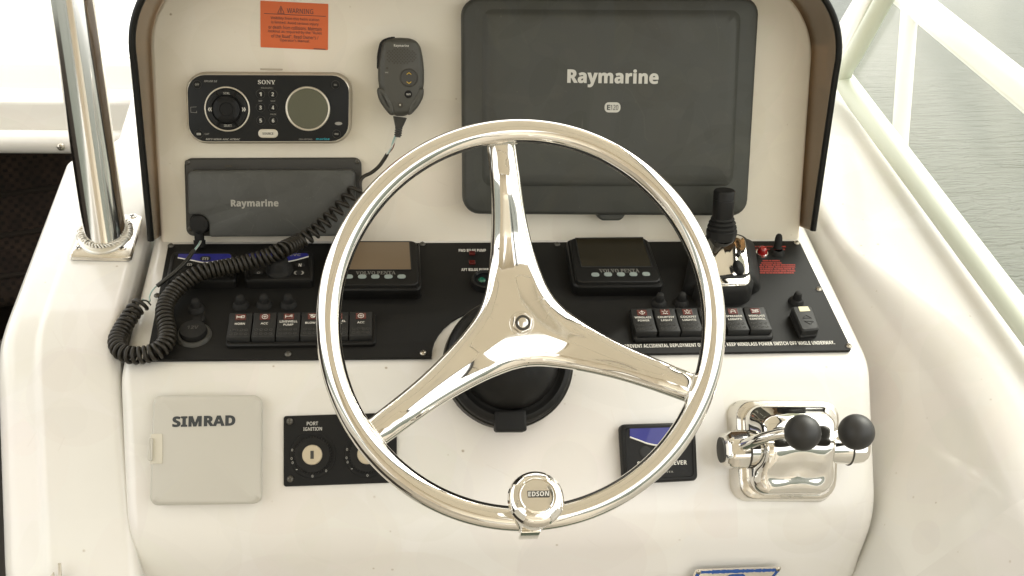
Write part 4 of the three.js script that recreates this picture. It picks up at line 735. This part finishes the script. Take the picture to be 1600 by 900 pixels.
controlPanel('lever_control', 'small black control panel with a blue band near the throttle', L, [[975, 757], [1091, 751], [1087, 659.5], [969, 663]], 0.014, (g, z) => {
  band(g, z, [[984, 669.5], [1078, 667]], [[984, 683], [998, 688], [1015, 694], [1034, 696], [1055, 692], [1079, 680]]);
  lettersPx(g, 'EVC', 1045, 673, 1067, 679.5, z + 0.0006, M.print);
  const b = add(g, 'button', lathe([[0.0001, 0.001], [0.0052, 0.001], [0.0062, 0.0003], [0.0064, 0]], 28), M.key, ...g.at(1008, 706, z), z);
  lettersPx(g, 'SPORT FISH LEVER', 996, 719, 1073, 728, z + 0.0003, M.print); lettersPx(g, 'VOLVO PENTA', 1010, 735.5, 1052, 739.5, z + 0.0003, M.logoWorn, F.serif);
});
{ // throttle
  const g = mount('throttle_control', 'chromed twin throttle control with two black ball knobs', 'throttle', L, 1226, 706);
  const q = (l, z) => cornersPx(g, l, z);
  const b0 = q([[1143, 783], [1300, 785], [1308, 626], [1136, 625]], 0.004), b1 = q([[1152, 780], [1302, 780], [1308, 628], [1146, 627]], 0.014);
  add(g, 'base', rings([[b0, 0.018, 0], [b0, 0.018, 0.005], [b1, 0.019, 0.020], [inset(b1, 0.001), 0.019, 0.023], [inset(b1, 0.004), 0.017, 0.0245]], 1.1), M.satin);
  const f = q([[1172, 775], [1303, 773], [1309, 632], [1162, 632]], 0.032), c = (x, y, z) => [...g.at(x, y, z), z];
  const axY = g.at(1240, 700, 0.034)[1];
  { // sculpted cover: rounded outline, a broad swelling across it over the pivot, hollows above and below
    const poly = rpoly(f, 0.019).getSpacedPoints(180).slice(0, 180).map((v) => [v.x, v.y]), mid = [0, 1].map((k) => f.reduce((q2, v) => q2 + v[k], 0) / 4), rows = [], S2 = THREE.MathUtils.smoothstep;
    for (let k = 0; k <= 60; k++) {
      const q1 = k / 60, sc = k < 12 ? 1 : 1 - (k - 12) / 48, row = [];
      for (let i = 0; i <= 180; i++) {
        const P0 = poly[(180 - i) % 180], x = mid[0] + (P0[0] - mid[0]) * sc * (k < 12 ? 1 - 0.02 * (k / 12) ** 2 : 0.98), y = mid[1] + (P0[1] - mid[1]) * sc * (k < 12 ? 1 - 0.02 * (k / 12) ** 2 : 0.98);
        const e = k < 12 ? 0 : 1 - sc, dy = y - axY, dx = (x - mid[0]) / 0.05;
        const lift = 0.015 * Math.sqrt(1 - (1 - Math.min(1, e * 2.1)) ** 2), valley = Math.exp(-((dx / 0.32) ** 2)) * S2(-dy, 0.0, 0.03), hump = (0.017 - 0.006 * valley) * Math.exp(-(((dy - 0.002) / 0.027) ** 2)) * S2(e, 0.0, 0.28) * (1 - 0.1 * dx * dx), low = -0.005 * S2(-dy, 0.014, 0.034) * S2(e, 0.05, 0.4) * (1 - 0.6 * valley), top = 0.007 * S2(dy, 0.008, 0.03) * S2(e, 0.02, 0.3);
        row.push(vec(x, y, (k < 12 ? 0.018 + 0.014 * q1 * 5 : 0.032) + lift + hump + low + top));
      }
      rows.push(row);
    }
    add(g, 'front_cover', grid(rows, true), M.steel);
  }
  const ax = c(1240, 700, 0.034), cyl = (r0, r1, l, x) => new THREE.CylinderGeometry(r1, r0, l, 48).rotateZ(-Math.PI / 2).translate(x, 0, 0);
  const xl = g.at(1150, 697, 0.034)[0] - ax[0], xr = g.at(1336, 704, 0.034)[0] - ax[0];
  const barrel = (() => { const p = []; const A = xl + 0.012, B = xr - 0.009; for (let i = 0; i <= 30; i++) { const t = i / 30, e = Math.abs(t - 0.5) * 2; p.push([0.0172 + 0.0026 * e ** 3, A + (B - A) * t]); } return new THREE.LatheGeometry(p.map((v) => new THREE.Vector2(...v)), 56).rotateZ(-Math.PI / 2); })();
  add(g, 'barrel', barrel, M.steel, ...ax);
  const hubG = new THREE.LatheGeometry([[0.0001, -0.0155], [0.0145, -0.0155], [0.0175, -0.0135], [0.021, -0.007], [0.0215, 0.003], [0.021, 0.0095], [0.0198, 0.0105], [0.0001, 0.0105]].map((v) => new THREE.Vector2(...v)), 48);
  const hl = add(g, 'lever_hub', toCreasedNormals(hubG.clone().rotateZ(-Math.PI / 2), 0.7), M.steel, ax[0] + xl, ax[1], ax[2]);
  add(hl, 'end_cap', toCreasedNormals(new THREE.CylinderGeometry(0.0135, 0.0138, 0.004, 36), 0.6).rotateZ(-Math.PI / 2), M.bezel, -0.0158, 0, 0);
  const hr = add(g, 'lever_hub', toCreasedNormals(hubG.clone().rotateZ(Math.PI / 2), 0.7), M.steel, ax[0] + xr, ax[1], ax[2]); hr.scale.set(0.8, 0.9, 0.9);
  for (const x of [xl + 0.0112, xr - 0.0088]) add(g, 'seal_ring', new THREE.TorusGeometry(0.0198, 0.0011, 8, 48).rotateY(Math.PI / 2), M.slot, ax[0] + x, ax[1], ax[2]);
  const lever = (x, knob, bend) => {
    const k = c(...knob), a = vec(ax[0] + x, ax[1] + 0.002, ax[2] + 0.012), b = vec(k[0], k[1], k[2]);
    const m1 = a.clone().lerp(b, 0.3).add(vec(bend * 0.2, 0.004, 0.012)), m2 = a.clone().lerp(b, 0.65).add(vec(bend * 0.5, 0.004, 0.008));
    const cv = new THREE.CatmullRomCurve3([a, m1, m2, b]), t = new THREE.TubeGeometry(cv, 40, 0.006, 16), p = t.attributes.position;
    for (let i = 0; i <= 40; i++) { const o = cv.getPointAt(i / 40), s = 1.15 - 0.35 * i / 40; for (let j = 0; j <= 16; j++) { const n = i * 17 + j; p.setXYZ(n, o.x + (p.getX(n) - o.x) * s, o.y + (p.getY(n) - o.y) * s, o.z + (p.getZ(n) - o.z) * s); } }
    const l = add(g, 'lever', t, M.steel); const kb = add(l, 'knob', new THREE.SphereGeometry(0.0187, 48, 32), M.rubber, k[0], k[1], k[2]); kb.material = KNOB; 
  };
  const KNOB = std([0.017, 0.0165, 0.015], 0.48);
  lever(xl, [1254, 676, 0.104], -0.006); lever(xr, [1338, 675, 0.100], 0.004);
  lettersPx(g, 'VOLVO', 1219, 775.5, 1254, 779, 0.0252, M.printDim, F.serif);
  const sc = c(1205, 667, 0.045); add(g, 'set_screw', new THREE.TorusGeometry(0.0022, 0.0007, 6, 16), M.screw, ...sc);
}
{ // maker's plate on the turned-under skirt
  const foot = yz(L, -0.178), K = plane(vec(L.o.x, foot[0], foot[1]), -9.2);
  const g = mount('builders_plate', 'small steel plate with a blue printed border at the bottom edge', 'plate', K, 1153, 905, { h: 0.001 });
  const p = px2(g, [[1068, 932], [1196, 926], [1222, 886], [1087, 890]], 0.0015); 
  add(g, 'sheet', slab(rpoly(p, 0.003), 0.0015, 0.0005, 2), M.satin);
  const i = inset(p, 0.004), o = 0.0017;
  const edge = (a, b, w) => { const l = Math.hypot(b[0] - a[0], b[1] - a[1]), m = []; const rr = rng(4); for (let k = 0; k < l / 0.0022; k++) { const t = (k + 0.5) * 0.0022 / l, q = w * (0.6 + 0.6 * rr()); m.push(new THREE.BoxGeometry(0.0022, q, 0.0002).rotateZ(Math.atan2(b[1] - a[1], b[0] - a[0])).translate(a[0] + (b[0] - a[0]) * t, a[1] + (b[1] - a[1]) * t, o)); } return mergeGeometries(m); };
  add(g, 'blue_border', mergeGeometries([edge(i[3], i[2], 0.0048), edge(i[2], i[1], 0.0042), edge(i[0], i[3], 0.0042)]), M.plateBlue);
  add(g, 'blue_emblem', slab(rrect(0.022, 0.014, 0.005), 0.0003), M.plateBlue, ...g.at(1150, 905, o), o);
  screw(g, ...g.at(1092, 894, 0.002), 0.0015, 0.003); screw(g, ...g.at(1216, 889.5, 0.002), 0.0015, 0.003);
}
{ // small catch at the bottom left
  const g = mount('hook_catch', 'small bent metal catch at the bottom left corner of the moulding', 'catch', L, 86, 905, { h: 0.0 });
  add(g, 'blade', slab(rpoly(px2(g, [[91, 915], [96, 915], [94, 880], [90, 880]], 0.01), 0.0005), 0.004, 0.0006), M.screw, 0, 0, 0.006);
  add(g, 'jaw', slab(rpoly(px2(g, [[74, 915], [92, 915], [92, 899], [84, 901], [83, 894], [78, 900]], 0.008), 0.0005), 0.004, 0.0006), M.screw, 0, 0, 0.004);
}

// ---------------------------------------------------------------- port post
{
  const g = mount('roof_post', 'polished steel roof post on a welded base plate to port of the console', 'post', D, 166, 366, { h: 0.016 });
  const q = (l, z) => cornersPx(g, l, z), c = q([[107, 400], [204, 402], [222, 336], [138, 332]], 0.006);
  add(g, 'base_plate', rings([[c, 0.004, 0], [c, 0.004, 0.0045], [inset(c, 0.0012), 0.004, 0.006], [inset(c, 0.004), 0.003, 0.0062]], 0.9), M.satin);
  for (const [x, y] of [[122.5, 387.5], [190, 388], [207, 338]]) screw(g, ...g.at(x, y, 0.0062), 0.0055, 0.0062, M.satin).scale.z *= 0.45;
  const inv = g.matrixWorld; g.updateMatrixWorld(true); const toG = g.matrixWorld.clone().invert();
  const B = hit(D, 165, 368, 0.020), zp = up(B.z), T = hit(zp, 112, 0), dir = T.clone().sub(B).normalize(), foot = B.clone().addScaledVector(dir, -0.015), topP = B.clone().addScaledVector(dir, (1.99 - B.y) / dir.y);
  const pr = 0.0243, n = 24, a = foot.clone().applyMatrix4(toG), b = topP.clone().applyMatrix4(toG), ax = b.clone().sub(a), len = ax.length();
  const pole = add(g, 'tube', new THREE.CylinderGeometry(pr, pr, len, 64, 1), M.brushed); pole.position.copy(a).addScaledVector(ax, 0.5); pole.quaternion.setFromUnitVectors(vec(0, 1, 0), ax.clone().normalize());
  // ridged weld bead along the foot of the tube where it meets the plate
  const o = B.clone().applyMatrix4(toG), d = ax.clone().normalize(), w = [], rr = rng(15);
  for (let k = 0; k < 46; k++) {
    const t = k / 46 * 2 * Math.PI, e1 = vec(1, 0, 0).addScaledVector(d, -d.x).normalize(), e2 = d.clone().cross(e1), p0 = a.clone().addScaledVector(e1, pr * 1.0 * Math.cos(t)).addScaledVector(e2, pr * 1.0 * Math.sin(t)), p = p0.addScaledVector(d, (0.0085 - p0.z) / d.z);
    const bead = new THREE.TorusGeometry(0.0042 + 0.0008 * rr(), 0.0012, 8, 14, Math.PI).scale(1, 1, 1.1); bead.rotateZ(Math.PI / 2 * 0); bead.rotateX(Math.PI / 2); bead.rotateZ(t + 0.45 + 0.3 * rr()); bead.translate(p.x + 0.0032 * Math.cos(t), p.y + 0.0032 * Math.sin(t), 0.0058); w.push(bead);
  }
  w.push(new THREE.TorusGeometry(pr * 1.1, 0.0042, 10, 48).scale(1, 1.3, 0.9).translate(...((p) => [p.x, p.y, 0.0065])(a.clone().addScaledVector(d, (0.0065 - a.z) / d.z))));
  add(g, 'weld_bead', mergeGeometries(w), M.weld);
}

// ---------------------------------------------------------------- starboard window, rail and what lies beyond
{
  const A = hit(D, 1306, 128, 0.05), B = hit(D, 1612, 545, 0.05), along = B.clone().sub(A).normalize(), lean = vec(-0.16, 1, 0).normalize();
  const n = along.clone().cross(lean).normalize(), vv = n.clone().cross(along).normalize(), W = { o: A, u: along, v: vv, n: n.dot(EYE.clone().sub(A)) > 0 ? n : n.clone().negate() };
  const g = new THREE.Group(); g.name = 'side_window'; scene.add(g); tag(g, 'starboard side window in a pale green grey frame with white pillar', 'window');
  const P = (x, y) => hit(W, x, y, 0), strip = (pts, th) => { // a flat bar lying in the window's plane, th thick
    const l = pts.map(([x, y]) => loc(W, x, y)), s = rpoly(l, 0.003); const q = slab(s, th, Math.min(0.004, th * 0.3), 3);
    q.applyMatrix4(new THREE.Matrix4().makeBasis(W.u, W.v, W.u.clone().cross(W.v)).setPosition(W.o)); return q; };
  add(g, 'sill_frame', tube([[1500, -200], [1390, -16], [1336, 82], [1319, 112], [1317, 124], [1327, 144], [1366, 198], [1480, 351], [1600, 511], [1730, 684]].map(([x, y]) => P(x, y)), 0.0128, 160, 16), M.frame);
  add(g, 'pillar', strip([[1301, 122], [1303, 62], [1344, -6], [1482, -240], [1512, -240], [1372, -6], [1316, 112]], 0.010), M.white);
  const gl = [[1318, 120], [1524, -240], [1760, -240], [1760, 720]].map(([x, y]) => P(x, y)), s = new THREE.BufferGeometry();
  const off = W.n.clone().multiplyScalar(-0.006), gp = gl.map((p) => p.add(off));
  s.setAttribute('position', new THREE.Float32BufferAttribute(gp.flatMap((p) => p.toArray()), 3)); s.setAttribute('uv', new THREE.Float32BufferAttribute([0, 0, 1, 0, 1, 1, 0, 1], 2)); s.setIndex([0, 1, 2, 0, 2, 3]); s.computeVertexNormals();
  add(g, 'pane', s, M.vinyl);
  // side rail outside the pane
  const r = free('side_rail', 'white painted side rail with a stanchion seen through the window', 'rail', vec(0, 0, 0)), Q = plane(vec(A.x + 0.28, 0, 0), 0); Q.n = vec(-1, 0, 0.12).normalize();
  const at = (x, y) => hit(Q, x, y), bar = (a, b, rad) => { const d = b.clone().sub(a), m = new THREE.CylinderGeometry(rad, rad, d.length(), 24); m.applyQuaternion(new THREE.Quaternion().setFromUnitVectors(vec(0, 1, 0), d.normalize())); return m.translate(...a.clone().lerp(b, 0.5).toArray()); };
  add(r, 'handrail', bar(at(1230, -160), at(1720, 238), 0.019), M.white);
  add(r, 'lower_bead', bar(at(1230, -142), at(1720, 268), 0.006), M.white);
  add(r, 'stanchion', bar(at(1422, 6), at(1398, 330), 0.0125), M.white);
}
{ // sea
  const rows = [];
  const sea = new THREE.CircleGeometry(4000, 96).rotateX(-Math.PI / 2).translate(0, -1.6, 0);
  const uv = sea.attributes.uv, p = sea.attributes.position; for (let i = 0; i < p.count; i++) uv.setXY(i, p.getX(i), p.getZ(i));
  const wv = noiseTex(1024, 13, 41, (g, s, r) => {
    g.fillStyle = 'rgb(120,120,120)'; g.fillRect(0, 0, s, s);
    const blot = (n, l0, l1, h0, h1, al, sp) => { for (let i = 0; i < n; i++) { const k = r() < 0.55 ? 60 + r() * 50 : 140 + r() * 110, x = r() * s, y = r() * s, l = l0 + r() * (l1 - l0), h = h0 + r() * (h1 - h0), a = 0.3 + (r() - 0.5) * sp; g.fillStyle = `rgba(${k},${k},${k},${al})`; for (const ox of [-s, 0, s]) for (const oy of [-s, 0, s]) { g.beginPath(); g.ellipse(x + ox, y + oy, l, h, a, 0, 7); g.fill(); } } };
    blot(160, 60, 170, 20, 60, 0.18, 0.9); blot(900, 14, 60, 4, 14, 0.2, 0.7); blot(2600, 4, 18, 1.5, 4, 0.22, 1.2);
  });
  structure('sea', sea, phys([0.052, 0.060, 0.044], 0.36, { bumpMap: wv, bumpScale: 0.3, specularIntensity: 0.3, ior: 1.18 }), 'grey green rippled water beyond the side window');
}
// ---------------------------------------------------------------- port: companionway, windscreen base, foredeck
{
  const z = -1.78, q = up(z), y = (py) => loc(q, 60, py)[1], xr = loc(q, 250, 200)[0], xl = -1.9;
  const g = free('companionway_header', 'cream header beam with a rolled lower lip over the dark companionway', 'header beam', vec(0, 0, 0));
  const band = (py0, py1, d, zz, b) => slab(rrect(xr - xl, y(py0) - y(py1), b * 1.2, (xl + xr) / 2, (y(py0) + y(py1)) / 2), d, b, 4).translate(0, 0, zz);
  add(g, 'beam', band(152, 216, 0.12, z - 0.12, 0.012), M.gel);
  add(g, 'rolled_lip', new THREE.CylinderGeometry(0.0185, 0.0185, xr - xl, 24).rotateZ(Math.PI / 2).translate((xl + xr) / 2, (y(205) + y(236)) / 2, z + 0.004), M.gel);
  const sp = loc(q, 101, 226); screw(g, sp[0], sp[1], z + 0.0215, 0.006);
  const q2 = up(-2.05), Y = (py) => loc(q2, 60, py)[1];
  structure('windscreen_base', slab(rrect(2.2, Y(90) - Y(205), 0.01, -1.0, (Y(90) + Y(205)) / 2), 0.05, 0.008, 3).translate(0, 0, -2.05), M.white);
  const gasket = structure('windscreen_gasket', new THREE.BoxGeometry(2.0, 0.011, 0.02).translate(-1.0, Y(144), -1.995), M.frame);
  const q3 = up(-2.2), y3 = loc(q3, 60, 80)[1];
  structure('foredeck', new THREE.BoxGeometry(2.6, 0.06, 7).translate(-0.95, y3 - 0.03, -2.11 - 3.5), M.white);
  // dark way below
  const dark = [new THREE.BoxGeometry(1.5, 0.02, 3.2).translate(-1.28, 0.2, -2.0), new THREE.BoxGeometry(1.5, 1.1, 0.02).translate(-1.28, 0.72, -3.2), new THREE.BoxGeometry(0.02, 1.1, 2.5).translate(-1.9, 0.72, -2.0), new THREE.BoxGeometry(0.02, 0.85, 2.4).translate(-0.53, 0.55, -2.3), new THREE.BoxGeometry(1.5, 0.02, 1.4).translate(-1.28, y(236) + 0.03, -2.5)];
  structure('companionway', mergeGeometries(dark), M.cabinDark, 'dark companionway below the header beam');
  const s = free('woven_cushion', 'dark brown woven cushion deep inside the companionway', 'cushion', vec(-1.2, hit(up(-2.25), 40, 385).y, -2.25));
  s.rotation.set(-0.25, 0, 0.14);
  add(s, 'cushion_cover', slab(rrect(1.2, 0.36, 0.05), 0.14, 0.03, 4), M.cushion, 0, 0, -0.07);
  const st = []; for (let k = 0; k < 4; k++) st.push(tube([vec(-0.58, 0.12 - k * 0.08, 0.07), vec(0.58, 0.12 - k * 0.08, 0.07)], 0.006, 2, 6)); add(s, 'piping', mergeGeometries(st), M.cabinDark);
}
// ---------------------------------------------------------------- roof, cockpit and seat behind the camera (they shade the helm and show in the chrome)
{
  const g = free('canvas_roof', 'cream canvas sun roof stretched over the cockpit above the camera', 'canvas roof', vec(-0.2, 2.04, 0.12)), rows = [];
  for (let j = 0; j <= 30; j++) { const row = []; for (let i = 0; i <= 24; i++) { const a = i / 24 * 2 - 1, b = j / 30 * 2 - 1; row.push(vec(0.98 * a, 0.1 * (1 - a * a) - 0.03 * Math.abs(Math.sin(j / 10 * Math.PI)), 1.62 * b)); } rows.push(row); }
  add(g, 'cloth', grid(rows), M.bimini);
  for (let k = 0; k < 4; k++) { const pts = []; for (let i = 0; i <= 12; i++) { const a = i / 6 - 1; pts.push(vec(0.98 * a, 0.1 * (1 - a * a) - 0.016, 1.62 * (k / 1.5 - 1))); } add(g, 'roof_bow', tube(pts, 0.013, 24, 10), M.steel); }
}
structure('cockpit_floor', new THREE.BoxGeometry(3.2, 0.06, 6).translate(-0.1, -0.03, 2.1), M.deck);
structure('port_coaming', slab(rrect(5.6, 0.75, 0.05, 0, 0), 0.3, 0.04, 4).rotateY(Math.PI / 2).translate(-1.75, 0.38, 2.0), M.gel);
structure('transom', slab(rrect(3.4, 0.75, 0.05, 0, 0), 0.25, 0.04, 4).translate(-0.1, 0.38, 4.6), M.gel);
{
  const g = free('enclosure_frame', 'slim dark frame of the cockpit enclosure under the hardtop edges', 'frame', vec(0, 0, 0)), bar = (a, b, r = 0.02) => { const d = b.clone().sub(a); return new THREE.CylinderGeometry(r, r, d.length(), 16).applyQuaternion(new THREE.Quaternion().setFromUnitVectors(vec(0, 1, 0), d.normalize())).translate(...a.clone().lerp(b, 0.5).toArray()); };
  for (const [a, b] of [[[-1.65, 0.7, 1.3], [-1.65, 1.98, 1.3]], [[0.72, 0, 1.35], [0.72, 1.98, 1.35]], [[-1.0, 0, 1.38], [-1.0, 1.98, 1.38]], [[-1.7, 1.5, 1.36], [-1.0, 1.5, 1.36]], [[-1.68, 1.95, -1.6], [-1.68, 1.95, 1.35]], [[0.72, 1.95, -1.6], [0.72, 1.95, 1.35]]]) add(g, 'frame_bar', bar(vec(...a), vec(...b)), M.black);
}
{
  const g = free('canvas_curtain', 'tan canvas curtain closing the back of the cockpit behind the camera', 'curtain', vec(-0.12, 1.15, 1.36)), rows = [];
  for (let j = 0; j <= 12; j++) { const row = []; for (let i = 0; i <= 60; i++) row.push(vec(-0.86 + 1.36 * i / 60, -0.85 + 1.68 * j / 12, 0.012 * Math.sin(i * 0.9) + 0.01 * Math.sin(i * 0.37 + j * 0.2))); rows.push(row); }
  add(g, 'cloth', grid(rows), phys([0.62, 0.54, 0.42], 0.95, { transmission: 0.28, thickness: 0 }));
  add(g, 'hem_rod', new THREE.CylinderGeometry(0.012, 0.012, 1.38, 12).rotateZ(Math.PI / 2), M.satin, -0.18, -0.86, 0);
}
{
  const g = free('padded_chair', 'cream padded helm chair on a pedestal behind the camera', 'chair', vec(0.12, 0, 0.75));
  add(g, 'pedestal', slab(rrect(0.4, 0.4, 0.05), 0.55, 0.02).rotateX(-Math.PI / 2), M.gel);
  add(g, 'cushion', slab(rrect(0.62, 0.5, 0.08), 0.16, 0.05, 4).rotateX(-Math.PI / 2).translate(0, 0.55, 0), M.liner);
  add(g, 'backrest', slab(rrect(0.62, 0.55, 0.1), 0.14, 0.05, 4).rotateX(-0.15).translate(0, 0.98, 0.2), M.liner);
}
renderer.render(scene, camera);
